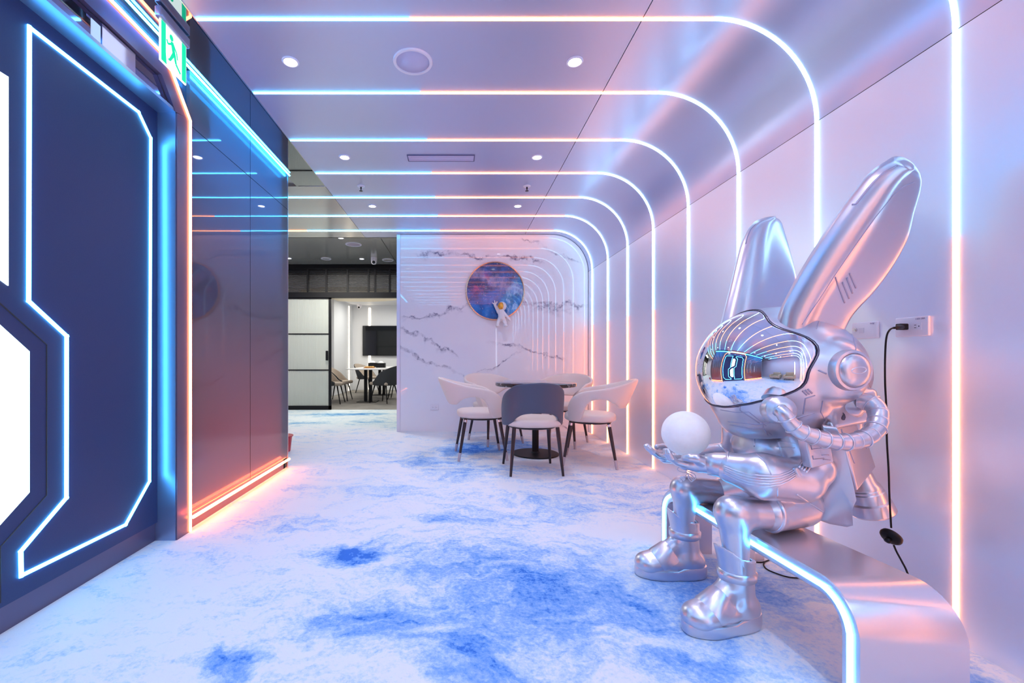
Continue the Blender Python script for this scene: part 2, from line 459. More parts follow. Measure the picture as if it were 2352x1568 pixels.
# curved corner panel between ceiling and right wall
prof = [(.903, CZ)]+[(1.25+RAD*sin(a), CZ-RAD+RAD*cos(a)) for a in [pi/2*i/28 for i in range(29)]]
prof += [(WX, 2.152)]
outer = [(x+.05 if x > 1.2 else x, z+.05) for x, z in reversed(prof)]
o = st(MB().grid([[(x, y, z) for x, z in prof+outer] for y in (YB, 5.99)], closed_u=True), 'ceiling.003', COVE, smooth=True, angle=30)
st(MB().box((WX, YB, 0), (WX+.06, 5.99, 2.147)), 'wall_right', WALLM)
st(MB().box((.895, YB, CZ+.01), (.906, 5.99, CZ+.03)).box((WX+.012, YB, 2.14), (WX+.03, 5.99, 2.16)), 'trim_1', DARKSEAM)
# wall behind the camera with vertical light lines, corridor side and end walls
st(MB().box((-4.2, YB-.1, 0), (WX+.1, YB, 2.9)), 'wall_back', LAV)
st(MB().box((-4.3, YB, 0), (-4.2, 13.4, 2.95)), 'wall_left', LAV)
st(MB().box((WX, 6.0, 0), (WX+.1, 13.4, 2.9)), 'wall_right.001', WHITEP)
# marble feature wall with rounded upper right corner
poly = [(-.775, 0), (WX-.004, 0), (WX-.004, 2.15)]+[(1.25+(RAD-.004)*cos(a), CZ-RAD+(RAD-.004)*sin(a)) for a in [pi/2*i/20 for i in range(1, 21)]]+[(-.775, CZ-.004)]
wf = st(MB().prism(poly, 'y', YM, YM+.13), 'wall_front', MARBLE)
st(MB().box((-.822, YM-.012, 0), (-.776, YM+.14, CZ-.004)), 'trim_2', mat('pale_end_trim', (.74, .73, .82), .3, .3))
# ---- left side: dark glass wall with a lit portal door
GX = -1.54
Y0d, Y1d = .62, 2.38            # door opening
def glass_run(ya, yb, name, seams_y):
    o = st(MB().box((GX-.02, ya, .10), (GX, yb, 2.645)), name, DGLASS)
    mb = MB().box((GX-.001, ya, 2.331), (GX+.0012, yb, 2.335))
    for y in seams_y: mb.box((GX-.001, y-.0015, .10), (GX+.0012, y+.0015, 2.645))
    mb.build('panel_joint', DARKSEAM, o)
    return o
glass_run(2.50, 3.936, 'wall_left.001', [3.228])
glass_run(-1.3, .50, 'wall_left.002', [-.2])
st(MB().box((GX-.045, .3, 2.34), (GX-.022, 2.7, 2.645)), 'wall_left.003', DGLASS)
st(MB().box((-1.80, -1.3, 0), (-1.71, 3.93, 2.7)).box((-1.71, 2.50, .0), (GX-.022, 3.93, .10)).box((-1.71, -1.3, .0), (GX-.022, .50, .10)).box((-1.71, -1.3, 2.645), (GX-.022, 3.93, 2.7)).box((-1.71, 3.90, 0), (GX-.022, 3.93, 2.65)).box((-1.71, -1.3, 0), (GX-.022, -1.27, 2.65)).box((-4.2, 3.80, 0), (-1.57, 3.93, 2.9)), 'wall_left.004', NAVY2)
st(MB().box((-4.2, -1.35, 0), (-1.57, -1.29, 2.9)), 'wall_left.005', LAV)
st(MB().box((GX-.022, 3.936, .0), (GX+.002, 3.944, 2.645)), 'trim_3', STEEL)
st(MB().box((GX-.02, YB, CZ), (-1.283, 4.205, CZ+.04)), 'ceiling.004', BGLASS)
st(MB().box((-1.284, YB, CZ-.003), (-1.278, 4.21, CZ+.03)).box((GX, 4.202, CZ-.003), (-1.28, 4.212, CZ+.03)), 'trim_4', STEEL)
st(MB().box((-4.2, YB, CZ+.02), (GX-.02, 4.21, CZ+.08)), 'ceiling.005', CEIL2)

# portal frame
tf = struct('trim_5')
XI = GX-.10
fr = MB()
yc = 1.5
def sym(pts): return pts+[(2*yc-y, z) for y, z in reversed(pts)]
outer = [(2.50, .0), (2.50, 2.36), (2.305, 2.60)]; inner = [(2.38, .0), (2.38, 2.335)]
T = GX+.004
fr.prism([(2.38, .0), (2.50, .0), (2.50, 2.36), (2.38, 2.335)], 'x', XI-.03, T)          # right jamb
fr.prism([(.62, .0), (.50, .0), (.50, 2.36), (.62, 2.335)], 'x', XI-.03, T)
fr.prism([(2.369, 2.335), (2.50, 2.36), (2.305, 2.60), (2.258, 2.465)], 'x', XI-.03, T)
fr.prism([(.631, 2.335), (.50, 2.36), (.695, 2.60), (.742, 2.465)], 'x', XI-.03, T)
fr.prism([(.742, 2.465), (2.258, 2.465), (2.305, 2.60), (.695, 2.60)], 'x', XI-.03, T)
fr.build('frame', NAVY2, tf)
MB().box((XI-.03, 2.375, .0), (GX-.002, 2.3805, 2.335)).box((XI-.03, .6195, .0), (GX-.002, .625, 2.335)).build('jamb_lining', JAMB, tf)
MB().box((XI-.03, .625, 2.335), (GX, 2.375, 2.352)).build('head_lining', JAMB, tf)
tp = MB().prism([(.66, 2.352), (2.34, 2.352), (2.258, 2.462), (.742, 2.462)], 'x', GX-.05, GX-.02).build('transom_glass', mat('transom_mirror', (.34, .40, .62), .03, 1.0), tf)
MB().box((GX-.019, 1.905, 2.352), (GX-.016, 2.10, 2.460)).build('clear_pane', mat('pale_pane', (.55, .5, .72), .12, .6), tf)
path = [(2.492, .004), (2.492, 2.352), (2.292, 2.575), (1.5, 2.575)]
path = path+[(3.0-y, z) for y, z in reversed(path[:-1])]
pp = []
for a, b in zip(path[:-1], path[1:]):
    m = max(1, int(math.dist(a, b)/.1)); pp += [(T+.004, a[0]+(b[0]-a[0])*i/m, a[1]+(b[1]-a[1])*i/m) for i in range(m)]
pp.append((T+.004, *path[-1]))
ls = MB().tube(pp, .0075, 8).build('portal_light_strip', emit('portal_led', (1.0, .26, .09), LED), None, smooth=True)
tag(ls, 'orange-red LED line edging the dark door portal on the left', 'light strip')

# double door
dr = struct('door_1'); BLUE_DOOR = emit('door_led', (.085, .52, 1.0), LED)
XD = -1.64
mid = [(1.50, .10), (1.50, .35), (1.735, .45), (1.735, 1.05), (1.50, 1.215)]    # joint between the leaves (lower half)
def c(p): return (3.0-p[0], 2.43-p[1])
joint = [(1.559, .12), (1.559, .32), (1.735, .45), (1.735, 1.05), (1.50, 1.24)]
joint = joint+[(3.0-y, 2.456-z+.02) for y, z in reversed(joint)][1:]
XD2 = XD-.05
MB().box((XD2, .625, .10), (XD, 2.3745, 2.335)).build('door_leaf', NAVY, dr)
MB().box((XD2, .625, .0), (XD-.012, 2.3745, .0995)).build('kick_plate', NAVY2, dr)
MB().tube([(XD, y, z) for y, z in joint], .0032, 6).build('leaf_joint', DARKSEAM, dr)
leafR = [(1.663, 2.26), (2.231, 2.256), (2.32, 2.167), (2.31, .342), (2.144, .175), (1.632, .181), (1.63, .273), (1.82, .412), (1.821, 1.089), (1.66, 1.214)]
leafL = [(3.0-y, 2.435-z) for y, z in leafR]
for nm, lf, lab in (('door_light_strip', leafR, 'blue-white LED outline on the door leaf nearest the orange portal line'),
                    ('door_light_strip', leafL, 'blue-white LED outline on the door leaf nearest the camera, mostly outside the picture')):
    pp = []
    for a, b in zip(lf, lf[1:]+lf[:1]):
        m = max(1, int(math.dist(a, b)/.12)); pp += [(XD+.005, a[0]+(b[0]-a[0])*i/m, a[1]+(b[1]-a[1])*i/m) for i in range(m)]
    mb = MB()
    n = len(lf)
    for i in range(n):
        a, b = lf[i], lf[(i+1) % n]; d = Vector((0, b[0]-a[0], b[1]-a[1])).normalized()*.006
        mb.tube([Vector((XD+.002, *a))-d, Vector((XD+.002, *b))+d], .0078, 8)
    mb.build(nm, BLUE_DOOR, dr)
glowU = [(1.585, 2.02), (1.585, 1.262), (1.50, 1.222), (1.34, 1.15), (1.34, 1.90)]
glowL = [(1.663, 1.022), (1.663, .484), (1.52, .36), (1.415, .41), (1.415, 1.17), (1.50, 1.165)]
glowU = [(1.585, 2.02), (1.585, 1.26), (1.50, 1.31), (1.337, 1.40), (1.337, 1.90), (1.44, 2.02)]
glowL = [(1.663, 1.022), (1.663, .484), (1.53, .38), (1.415, .41), (1.415, 1.17), (1.50, 1.165)]
MB().prism(glowU, 'x', XD, XD+.004).build('glowing_panel', PANELGLOW, dr)
MB().prism(glowL, 'x', XD, XD+.004).build('glowing_panel', PANELGLOW, dr)

# LED lines of the left glass wall
for ya, yb, lab in ((2.50, 3.93, 'beyond the door'), (-1.3, .495, 'nearer than the door')):
    o = MB().tube([(GX+.018, ya+(yb-ya)*i/12, .082) for i in range(13)], .010, 8).build('floor_light_strip', RED_WASH, None, True)
    tag(o, 'orange LED line along the floor under the dark glass wall %s' % lab, 'light strip')
o = MB().tube([(GX+.022, -1.3+5.225*i/40, 2.636) for i in range(41)], .0065, 8).build('cornice_light_strip', BLUE_WASH, None, True)
tag(o, 'blue-white LED line along the top of the dark glass wall, doubled by its mirror image', 'light strip')

# added area lamps strengthening the glow of both LED lines on the glass
for nm, x, z, dz, col, en, ya, yb in (('added_cornice_wash', GX+.07, 2.625, -1, (.0, .30, 1.0), .5, 2.50, 3.93), ('added_cornice_wash', GX+.07, 2.625, -1, (.0, .30, 1.0), 2.0, -1.3, 2.5),
                                ('added_skirting_wash', GX+.06, .10, 1, (1.0, .11, .03), 1.2, 2.50, 3.93), ('added_skirting_wash', GX+.06, .10, 1, (1.0, .11, .03), 1.2, -1.3, .5)):
    a = area(nm, (x, (ya+yb)/2, z), (yb-ya, .02), en, col)
    zz = -Vector((-.9, 0, dz)).normalized(); xx = Vector((0, 1, 0)); a.rotation_euler = Matrix((xx, zz.cross(xx), zz)).transposed().to_euler()
# lamps added behind the dark glass to give its glow: blue above, red below
for ya, yb in ((2.53, 3.89), (-1.26, .47)):
    for z, p_, col in ((2.50, 3.6, (.0, .24, 1)), (2.20, 2.4, (.0, .24, 1)), (1.90, 1.2, (.02, .24, 1)), (1.62, .45, (.1, .2, 1)),
                       (.25, 1.6, (1, .07, .03)), (.53, 1.1, (1, .09, .06)), (.81, .7, (1, .11, .10)), (1.09, .35, (1, .15, .22))):
        a = area('glow_fill_row', (-1.700, (ya+yb)/2, z), (yb-ya, .26), 2.1*p_*(yb-ya)/1.4, col)
        a.rotation_euler = Matrix(((0, 1, 0), (0, 0, -1), (-1, 0, 0))).transposed().to_euler()
# ---- the arched light strips
ys = [1.531+.5935*i for i in range(8)]
ords = {0: 'largest one, at the right edge beside the socket', 1: 'its wall leg cut by the near rabbit ear',
        2: 'its wall leg ending at the far rabbit ear', 3: 'its wall leg passing behind the moon ball',
        4: 'first one left of the moon ball', 5: 'third one out from the marble wall', 6: 'second one out from the marble wall', 7: 'smallest one, right in front of the marble wall'}
lightY = [1.531-.5935*i for i in range(7, 0, -1)]+ys
lightY = [y for y in lightY if y > YB+.2]
for i, y in enumerate(lightY):
    k = i-(len(lightY)-8)
    t = thing('arched_light_strip', '', 'light strip', (WX, y, 0), 0, 'LED arches across ceiling and right wall')
    t['label'] = ('LED arch over ceiling and right wall, '+ords[k]) if k >= 0 else 'LED arch out of view, %s counted from the wall behind the camera' % ('first', 'second', 'third', 'fourth', 'fifth', 'sixth', 'seventh')[i]
    e = .002; r = .0065
    xl = -1.275 if y < 4.21 else -4.15
    def seg(pts, m):
        q = []
        for a, b in zip(pts[:-1], pts[1:]):
            n = max(1, int(math.dist(a, b)/.25)); q += [(a[0]+(b[0]-a[0])*j/n-WX, 0, a[1]+(b[1]-a[1])*j/n) for j in range(n)]
        q.append((pts[-1][0]-WX, 0, pts[-1][1]))
        MB().tube(q, r, 8).build('light_tube', m, t, True)
    if k == 7:
        seg([(xl, CZ-e), (-1.97, CZ-e)], ORANGE); seg([(-1.97, CZ-e), (-.235, CZ-e)], BLUE)
    else: seg([(xl, CZ-e), (-.235, CZ-e)], BLUE)
    seg([(-.235, CZ-e), (1.25, CZ-e)], ORANGE)
    seg([(1.25, CZ-e)]+[(1.25+(RAD-e)*sin(a), CZ-RAD+(RAD-e)*cos(a)) for a in [pi/2*j/24 for j in range(1, 25)]]+[(WX-e, 1.425)], ICE)
    seg([(WX-e, 1.425), (WX-e, .004)], ORANGE_WALL)

# vertical light lines on the wall behind the camera
for x, lab in ((1.26, 'on the wall behind the camera, mirrored in the marble wall'),):
    tag(MB().box((x-.02, YB, .3), (x+.02, YB+.012, 2.0)).build('wall_light_strip', COOL), 'vertical white light line '+lab, 'light strip')

# ---- ceiling fittings
def downlight(x, y, z, label, group, r=.046, on=True, watts=None):
    t = thing('downlight', label, 'ceiling light', (x, y, z), 0, group)
    MB().lathe((0, 0, 0), [(r, 0), (r, -.004), (r*.93, -.007), (r*.80, -.007), (r*.74, -.001), (r*.70, .0)], 28).build('trim_ring', mat_ring, t, True, 40)
    MB().lathe((0, 0, 0), [(r*.70, -.0005), (r*.66, -.004), (.0, -.0045)], 24).build('lens', LAMP, t, True)
    if watts:
        l = bpy.data.lights.new('downlight_lamp', 'SPOT'); l.energy = watts; l.spot_size = R(96); l.spot_blend = .8; l.shadow_soft_size = .02
        l.color = (.76, .82, 1.0); lo = bpy.data.objects.new('downlight_lamp', l); COL.objects.link(lo); lo.parent = t; lo.location = (0, 0, -.02)
    return t
mat_ring = mat('white_fitting', (.80, .80, .90), .3, .1)
rows = ((2.43, 'first', 'between the first two ceiling LED lines'), (3.59, 'second', 'beside the linear air vent'), (4.75, 'third', 'nearest the marble wall'))
for y, n, w_ in rows:
    for x, sd in ((-.935, 'left'), (.652, 'right')):
        downlight(x, y, CZ, 'recessed downlight on the %s of the ceiling, %s' % (sd, w_), 'recessed ceiling downlights', watts=SPOT)
downlight(-.935, .2, CZ, 'round recessed downlight on the left above the camera, out of view', 'recessed ceiling downlights', watts=SPOT)
downlight(.652, .2, CZ, 'round recessed downlight on the right above the camera, out of view', 'recessed ceiling downlights', watts=SPOT)
downlight(.652, 1.27, CZ, 'round recessed downlight above the near floor, out of view', 'recessed ceiling downlights', watts=SPOT)
for x in (-.9, .1, 1.1):  # unseen lamps added behind the camera as bluish fill for the room
    for y in (-.9, -1.9):
        t = downlight(x, y, CZ, 'added blue fill lamp out of view, %s in the %s row' % ({-.9: 'left one', .1: 'middle one', 1.1: 'right one'}[x], 'nearer' if y > -1 else 'farther'), 'added fill lamps behind the camera', watts=19)
        for ch in t.children:
            if ch.type == 'LIGHT': ch.data.color = (.45, .74, 1.0); ch.data.spot_size = R(150)
for px, py, lab in ((783, 546, 'just above the round ceiling speaker beyond the last LED line'), (831, 594, 'just left of the dome camera'), (664, 593, 'half hidden at the edge of the dark glass wall')):
    z = 2.76 if py > 550 else 2.75
    Y = (z-1)*1000/(820-py); z_ = 2.65 if Y < 6.0 else 2.76
    Y = (z_-1)*1000/(820-py)
    if Y < 6.04: Y, z_ = max(Y, 6.09), 2.76
    q = P(px, py, Y); downlight(q.x, Y, 2.76, 'small corridor downlight, '+lab, 'corridor downlights', watts=5)
def disc(name, label, cat, x, y, z, r, face, group=None):
    t = thing(name, label, cat, (x, y, z), 0, group)
    MB().lathe((0, 0, 0), [(r, 0), (r, -.005), (r*.97, -.009), (r*.85, -.009), (r*.83, -.003)], 40).build('rim', mat_ring, t, True, 40)
    MB().lathe((0, 0, 0), [(r*.835, 0), (r*.83, -.004), (0, -.005)], 40).build('grille', face, t, True)
SPK = mat('speaker_grille', (.55, .57, .78), .6)
disc('ceiling_speaker', 'large round white-rimmed ceiling speaker between the two nearest downlights', 'speaker', -.252, 2.43, CZ, .110, SPK, 'round ceiling discs')
def far(px, py): Y = 1760/(820-py); return (px-1052)*Y/1000, Y
x, y = far(812, 561); disc('ceiling_speaker', 'round mauve ceiling speaker just beyond the last LED line', 'speaker', x, y, 2.76, .125, mat('mauve_grille', (.45, .38, .48), .6), 'round ceiling discs')
x, y = far(891, 597); disc('ceiling_speaker', 'round grey ceiling disc to the right of the dome camera', 'speaker', x, y, 2.76, .105, CEIL2, 'round ceiling discs')
x, y = far(749, 594); disc('ceiling_speaker', 'round ceiling disc left of the dome camera above the sliding door', 'speaker', x, y, 2.76, .09, CEIL2, 'round ceiling discs')
for x, sd in ((-.936, 'left'), (.665, 'right')):
    t = thing('fire_sprinkler', 'small white fire sprinkler on the %s of the ceiling' % sd, 'sprinkler', (x, 4.2, CZ), 0, 'ceiling sprinklers')
    MB().lathe((0, 0, 0), [(.036, 0), (.036, -.003), (.030, -.008), (.014, -.010)], 24).build('flange', mat_ring, t, True, 40)
    MB().lathe((0, 0, 0), [(.008, -.008), (.008, -.03), (.004, -.032), (.004, -.045), (.017, -.046), (.017, -.048), (0, -.050)], 14).build('sprinkler_head', BLACK2, t, True, 40)
t = thing('air_vent', 'long narrow lavender air vent in the ceiling', 'vent', (-.14, 3.605, CZ), 0)
mb = MB()
for s_ in (-1, 1):
    mb.box((-.278, s_*.052-.004, -.006), (.278, s_*.052+.004, .0)); mb.box((s_*.274-.004, -.052, -.006), (s_*.274+.004, .052, 0))
mb.build('frame', mat('vent_edge', (.10, .10, .22), .5), t)
mb = MB().box((-.27, -.048, -.002), (.27, .048, 0))
for i in range(5): mb.box((-.27, -.042+.02*i, -.0045), (.27, -.042+.02*i+.013, -.002))
mb.build('slats', mat('vent_slats', (.60, .58, .80), .45), t)
x, y = far(859, 590); y = min(y, 7.9)
t = thing('dome_camera', 'white dome security camera hanging from the corridor ceiling above the black slats', 'security camera', (P(859, 600, 7.7).x, 7.7, 2.76))
MB().lathe((0, 0, 0), [(.055, 0), (.055, -.04), (.052, -.065), (.050, -.085), (.035, -.115), (0, -.125)], 28).build('housing', WPLAS, t, True, 50)
MB().ell((0, -.022, -.082), (.033, .036, .036), 16, 10).build('lens', mat('camera_lens', (.01, .01, .012), .06), t, True)

# ---- exit sign
GRN = emit('exit_green', (.0, .80, .42), 1.05); WHG = emit('exit_white', (.86, 1.0, .95), 1.5)
xs = -1.40
t = thing('exit_sign', 'green and white running-man exit sign hanging from the ceiling at upper left', 'exit sign', (xs, 2.14, CZ))
def loc(y, z): return (y-2.14, z-CZ)
MB().cbox((0, 0, -.033), (.016, .112, .026), None, .007).build('housing', mat('sign_housing', (.38, .38, .55), .3, .6), t, True, 35)
pl = MB().cbox((.0, 0, -.155), (.004, .098, .100), None, .002).build('sign_plate', WHG, t)
mb = MB()
def sg(poly): mb.prism([(a-0.098, -.255+b) for a, b in poly], 'x', .0042, .0056)     # a from near edge, b from bottom, metres
sg([(.006, .006), (.042, .006), (.036, .060), (.036, .194), (.006, .194)])          # left band (door edge)
sg([(.158, .006), (.190, .006), (.190, .194), (.158, .194), (.158, .05)])           # right band
def limb(a, b, w1, w2):
    a = Vector(a); b = Vector(b); d = (b-a).normalized(); n_ = Vector((-d.y, d.x))
    sg([tuple(a+n_*w1), tuple(b+n_*w2), tuple(b-n_*w2), tuple(a-n_*w1)])
sg([(.078+.013*cos(q*pi/6), .158+.015*sin(q*pi/6)) for q in range(12)])             # head
limb((.082, .142), (.098, .088), .010, .011)                                         # trunk
limb((.080, .130), (.052, .112), .005, .004); limb((.052, .112), (.044, .128), .004, .004)
limb((.090, .136), (.116, .110), .005, .004); limb((.116, .110), (.124, .080), .004, .003)
limb((.096, .092), (.068, .046), .009, .006); limb((.068, .046), (.056, .040), .006, .004)
limb((.100, .092), (.112, .052), .009, .006); limb((.112, .052), (.146, .026), .006, .005)
mb.build('running_man_pictogram', GRN, t)

# ---- round picture with astronaut
def m_space():
    t = NT('galaxy_print'); c = t.coord(); sx = t.sep(c); x, z = sx[0], sx[2]
    n1 = t.noise(c, 3.2, 7, .68); n2 = t.noise(t.mapv(c, loc=(4, 2, 8)), 6, 8, .7); n3 = t.noise(t.mapv(c, (1, 1, .45), (1, 5, 2)), 16, 6, .7)
    col = t.ramp(t.math('ADD', n1, t.math('MULTIPLY', t.math('SUBTRACT', z, 0), -.15)), [(.30, (.0, .01, .05)), (.45, (.0, .06, .25)), (.6, (.0, .17, .60)), (.75, (.06, .36, .82))])
    band = t.math('SUBTRACT', z, t.math('ADD', t.math('MULTIPLY', x, -.35), .13)); band = t.math('ABSOLUTE', t.math('ADD', band, t.math('MULTIPLY', t.math('SUBTRACT', n2, .5), .35)))
    col = t.mix(t.math('MULTIPLY', t.rng(band, .0, .13, .6, 0), t.rng(n3, .35, .6, .3, 1)), col, (.50, .46, .72))
    pk = t.n('ShaderNodeVectorMath', operation='DISTANCE'); t.set(pk, 0, c); pk.inputs[1].default_value = (-.22, 0, .12)
    col = t.mix(t.math('MULTIPLY', t.rng(pk.outputs['Value'], .0, .24, .8, 0), t.rng(n2, .45, .65)), col, (.75, .10, .30))
    mo = t.n('ShaderNodeVectorMath', operation='DISTANCE'); t.set(mo, 0, c); mo.inputs[1].default_value = (.30, 0, -.16)
    col = t.mix(t.math('MULTIPLY', t.rng(mo.outputs['Value'], .05, .36, .9, 0), t.rng(n3, .48, .64)), col, (.50, .66, .90))
    col = t.mix(t.rng(t.noise(c, 60, 2, .6), .70, .74), col, (.8, .85, 1))
    t.p(col=col, rough=.08, coat=.5); return t.m
pc = Vector((.497, YM, 1.918))
pc = P(1137, 668, YM-.02)
t = thing('round_picture', 'round moon and galaxy picture in a thin rose-gold rim on the marble wall', 'picture', (pc.x, YM-.002, pc.z))
M90 = Matrix.Rotation(pi/2, 3, 'X')
MB().lathe((0, 0, 0), [(.378, 0), (.378, .022), (0, .024)], 64, M90).build('canvas', m_space(), t, True, 30)
MB().lathe((0, 0, 0), [(.378, 0), (.392, 0), (.396, .012), (.392, .032), (.384, .034), (.377, .030), (.377, 0)], 72, M90).build('rim', ROSE, t, True, 40)
# astronaut figurine in front of the picture
def A(px, py): q = P(px, py, YM-.095); return (q.x, YM-.095, q.z)
au = thing('astronaut_figurine', 'small white toy astronaut with golden visor at the foot of the round picture', 'figurine', A(1151, 748))
off = Vector(A(1151, 748))
def L(px, py, dy=0): q = A(px, py); return (q[0]-off.x, dy, q[2]-off.z)
pr = [ell(L(1153, 703), (.060, .055, .060)), cap(L(1151, 716), L(1152, 730), .042, .044), cap(L(1145, 717), L(1137, 701), .021, .018), cap(L(1157, 718), L(1169, 732), .022, .017),
      cap(L(1147, 733), L(1143, 743, -.01), .027, .023), cap(L(1157, 733), L(1160, 743, -.01), .027, .023),
      ell(L(1142, 748, -.025), (.027, .038, .020)), ell(L(1161, 748, -.025), (.027, .038, .020)),
      cap(L(1137, 700), L(1131, 695), .010, .007), cap(L(1137, 700), L(1136, 690), .010, .007), cap(L(1137, 700), L(1142, 693), .010, .007), cap(L(1169, 732), L(1171, 735), .014)]
sdf('body', pr, (-.16, -.08, -.04), (.16, .075, .36), .005, .012, mat('white_toy_plastic', (.82, .80, .82), .4), au)
MB().ell(L(1150.5, 703, -.030), (.044, .032, .048), 20, 12).build('visor', GOLD, au, True)

# ---- wall socket plates
def plate(name, label, centre, w_, h_, face, parts=True, jacks=0):
    """face 'x': on the right wall facing -x; 'y': on the marble wall facing -y"""
    t = thing(name, label, 'wall socket', centre, 0, 'wall socket plates')
    M = Matrix.Rotation(-pi/2, 3, 'Z') if face == 'x' else Matrix.Identity(3)
    def T(v): return M @ Vector(v)
    MB().cbox(T((0, -.005, 0)), (w_/2, .005, h_/2), M, .004).build('plate', WPLAS, t, True, 35)
    return t, T, M
HOLE = mat('socket_hole', (.03, .02, .04), .5); PRINT = mat('grey_print', (.20, .16, .28), .6)
def outlet(t, T, M, cx, cz):
    MB().cbox(T((cx, -.0108, cz)), (.0165, .001, .0135), M, .0008).build('outlet_face', WPLAS, t)
    MB().cbox(T((cx-.005, -.012, cz+.005)), (.0036, .0004, .0010), M).cbox(T((cx-.005, -.012, cz-.005)), (.0036, .0004, .0010), M).lathe(T((cx+.008, -.0118, cz)), [(.0022, 0), (.0022, .0006)], 10, M @ Matrix.Rotation(pi/2, 3, 'X')).build('outlet_slots', HOLE, t)
def text(name, s_, size, loc_, rot, m, parent):
    cu = bpy.data.curves.new(name, 'FONT'); cu.body = s_; cu.size = size; cu.extrude = .0003; cu.align_x = 'CENTER'; cu.align_y = 'CENTER'
    tmp = bpy.data.objects.new(name, cu); COL.objects.link(tmp)
    dg = bpy.context.evaluated_depsgraph_get(); me = bpy.data.meshes.new_from_object(tmp.evaluated_get(dg))
    bpy.data.objects.remove(tmp); o = bpy.data.objects.new(name, me); COL.objects.link(o); me.materials.clear(); me.materials.append(m)
    o.location = loc_; o.rotation_euler = rot; o.parent = parent; return o
t, T, M = plate('socket_plate', 'white wall plate with TV and antenna jacks, left one behind the rabbit helmet', (WX, 1.865, 1.115), .118, .070, 'x')
text('printed_letters', 'TVSE', .0095, T((.036, -.0104, .026)), (pi/2, 0, -pi/2), PRINT, t)
MB().cbox(T((-.012, -.0108, 0)), (.011, .001, .011), M, .0008).build('jack_cover', mat('jack_cover', (.70, .68, .76), .3), t)
MB().lathe(T((-.040, -.010, .004)), [(.008, 0), (.008, .004), (.004, .004), (.004, .009), (0, .009)], 16, M @ Matrix.Rotation(pi/2, 3, 'X')).build('antenna_jack', STEEL, t, True, 40)
t, T, M = plate('socket_plate', 'white double mains socket plate with a black plug in it, beside the nearest LED line', (WX, 1.672, 1.117), .125, .074, 'x')
outlet(t, T, M, .022, .000); outlet(t, T, M, -.022, .0)
text('printed_letters', '110V-20A', .0085, T((.033, -.0104, .028)), (pi/2, 0, -pi/2), PRINT, t)
q = P(998, 935, YM)
t, T, M = plate('socket_plate', 'small white double socket low on the marble wall left of the chairs', (q.x, YM, q.z), .118, .070, 'y')
for cx in (-.022, .022): outlet(t, T, M, cx, 0)

# ---- black power cord with foot switch, hanging by the right wall
pg = thing('extension_cord', 'black mains cord hanging from the wall socket with a round foot switch', 'cord', (1.72, 1.692, 1.118))
o0 = Vector((1.72, 1.692, 1.118))
def C(px, py, Y): return P(px, py, Y)-o0
MB().cbox((.008, 0, 0), (.018, .012, .012), None, .004).build('plug', BLACK, pg, True, 40)
MB().tube([Vector((-.008, 0, 0)), C(2072, 751, 1.66), C(2062, 752, 1.645), C(2052, 753, 1.635)], [.0095, .008, .0055, .004], 10).build('strain_relief', BLACK, pg, True)
cp = smooth_pts([tuple(C(2056, 752, 1.64)), tuple(C(2044, 757, 1.63)), tuple(C(2036, 775, 1.625)), tuple(C(2033, 820, 1.625)), tuple(C(2033, 880, 1.62)), tuple(C(2036, 940, 1.62)), tuple(C(2037, 1010, 1.61)),
                 tuple(C(2041, 1080, 1.60)), tuple(C(2043, 1140, 1.60)), tuple(C(2047, 1212, 1.59))], 8)
MB().tube(cp, .0030, 8).build('cable', BLACK, pg, True)
cp = smooth_pts([tuple(C(2053, 1252, 1.58)), tuple(C(2060, 1268, 1.58)), tuple(C(2072, 1290, 1.57)), tuple(C(2084, 1315, 1.56)), tuple(C(2100, 1370, 1.53)), tuple(Vector((1.60, 1.5, .004))-o0), tuple(Vector((1.45, 1.65, .004))-o0)], 8)
MB().tube(cp, .0030, 8).build('cable', BLACK, pg, True)
Mk = Matrix.Rotation(R(55), 3, 'Y') @ Matrix.Rotation(R(-12), 3, 'X')
sw = MB().lathe(C(2047, 1232, 1.59), [(0, -.013), (.026, -.012), (.032, -.006), (.033, 0), (.031, .007), (.02, .013), (0, .014)], 28, Mk).build('foot_switch', BLACK, pg, True)
MB().lathe(C(2047, 1232, 1.59), [(.009, -.012), (.010, -.026), (.0, -.028)], 16, Mk).build('switch_button', BLACK, pg, True)

# ================================================================== MEETING ROOM BEYOND
sd_ = struct('door_2')
FY = 8.30
def X(px, Y=FY): return (px-1052)*Y/1000
def Z(py, Y=FY): return 1-(py-820)*Y/1000
xl, xr = -4.1, X(761.5)
mb = MB()
mb.box((X(756), FY-.04, Z(939)), (xr, FY, Z(684))).box((xl, FY-.04, Z(687)), (xr, FY, Z(683))).box((xl, FY-.04, .003), (xr, FY, Z(931)))
mb.box((-3.42, FY-.04, .003), (-3.36, FY, Z(684)))
mb.build('door_frame', BLACK, sd_)
for py in (767, 849.5): MB().box((-3.36, FY-.035, Z(py+1.3)), (X(756), FY-.005, Z(py-1.3))).build('glazing_bar', BLACK, sd_)
FL = m_fluted()
for a, b in ((687, 766), (768, 848.5), (851, 931)): MB().box((-3.36, FY-.026, Z(b)), (X(756), FY-.014, Z(a))).build('glass_pane', FL, sd_)
MB().cbox((X(753), FY-.055, Z(816.5)), (.022, .018, .092), None, .008).build('handle', BLACK, sd_, True, 40)
st(MB().box((-4.2, FY-.06, Z(684)), (WX, FY+.06, Z(672))).box((-4.2, FY-.03, Z(620)), (WX, FY+.03, 2.78)), 'trim_6', BLACK)
gr = thing('slatted_screen', 'black horizontal slat screen above the sliding glass door', 'screen', (X(788), FY, Z(672)))
mb = MB(); x0 = X(788)
n_ = 17
for i in range(n_):
    z0 = (Z(620)-Z(672))*i/n_; mb.box((-4.2-x0, -.02, z0), (WX-x0, .02, z0+(Z(620)-Z(672))/n_*.56))
mb.build('slats', BLACK, gr)
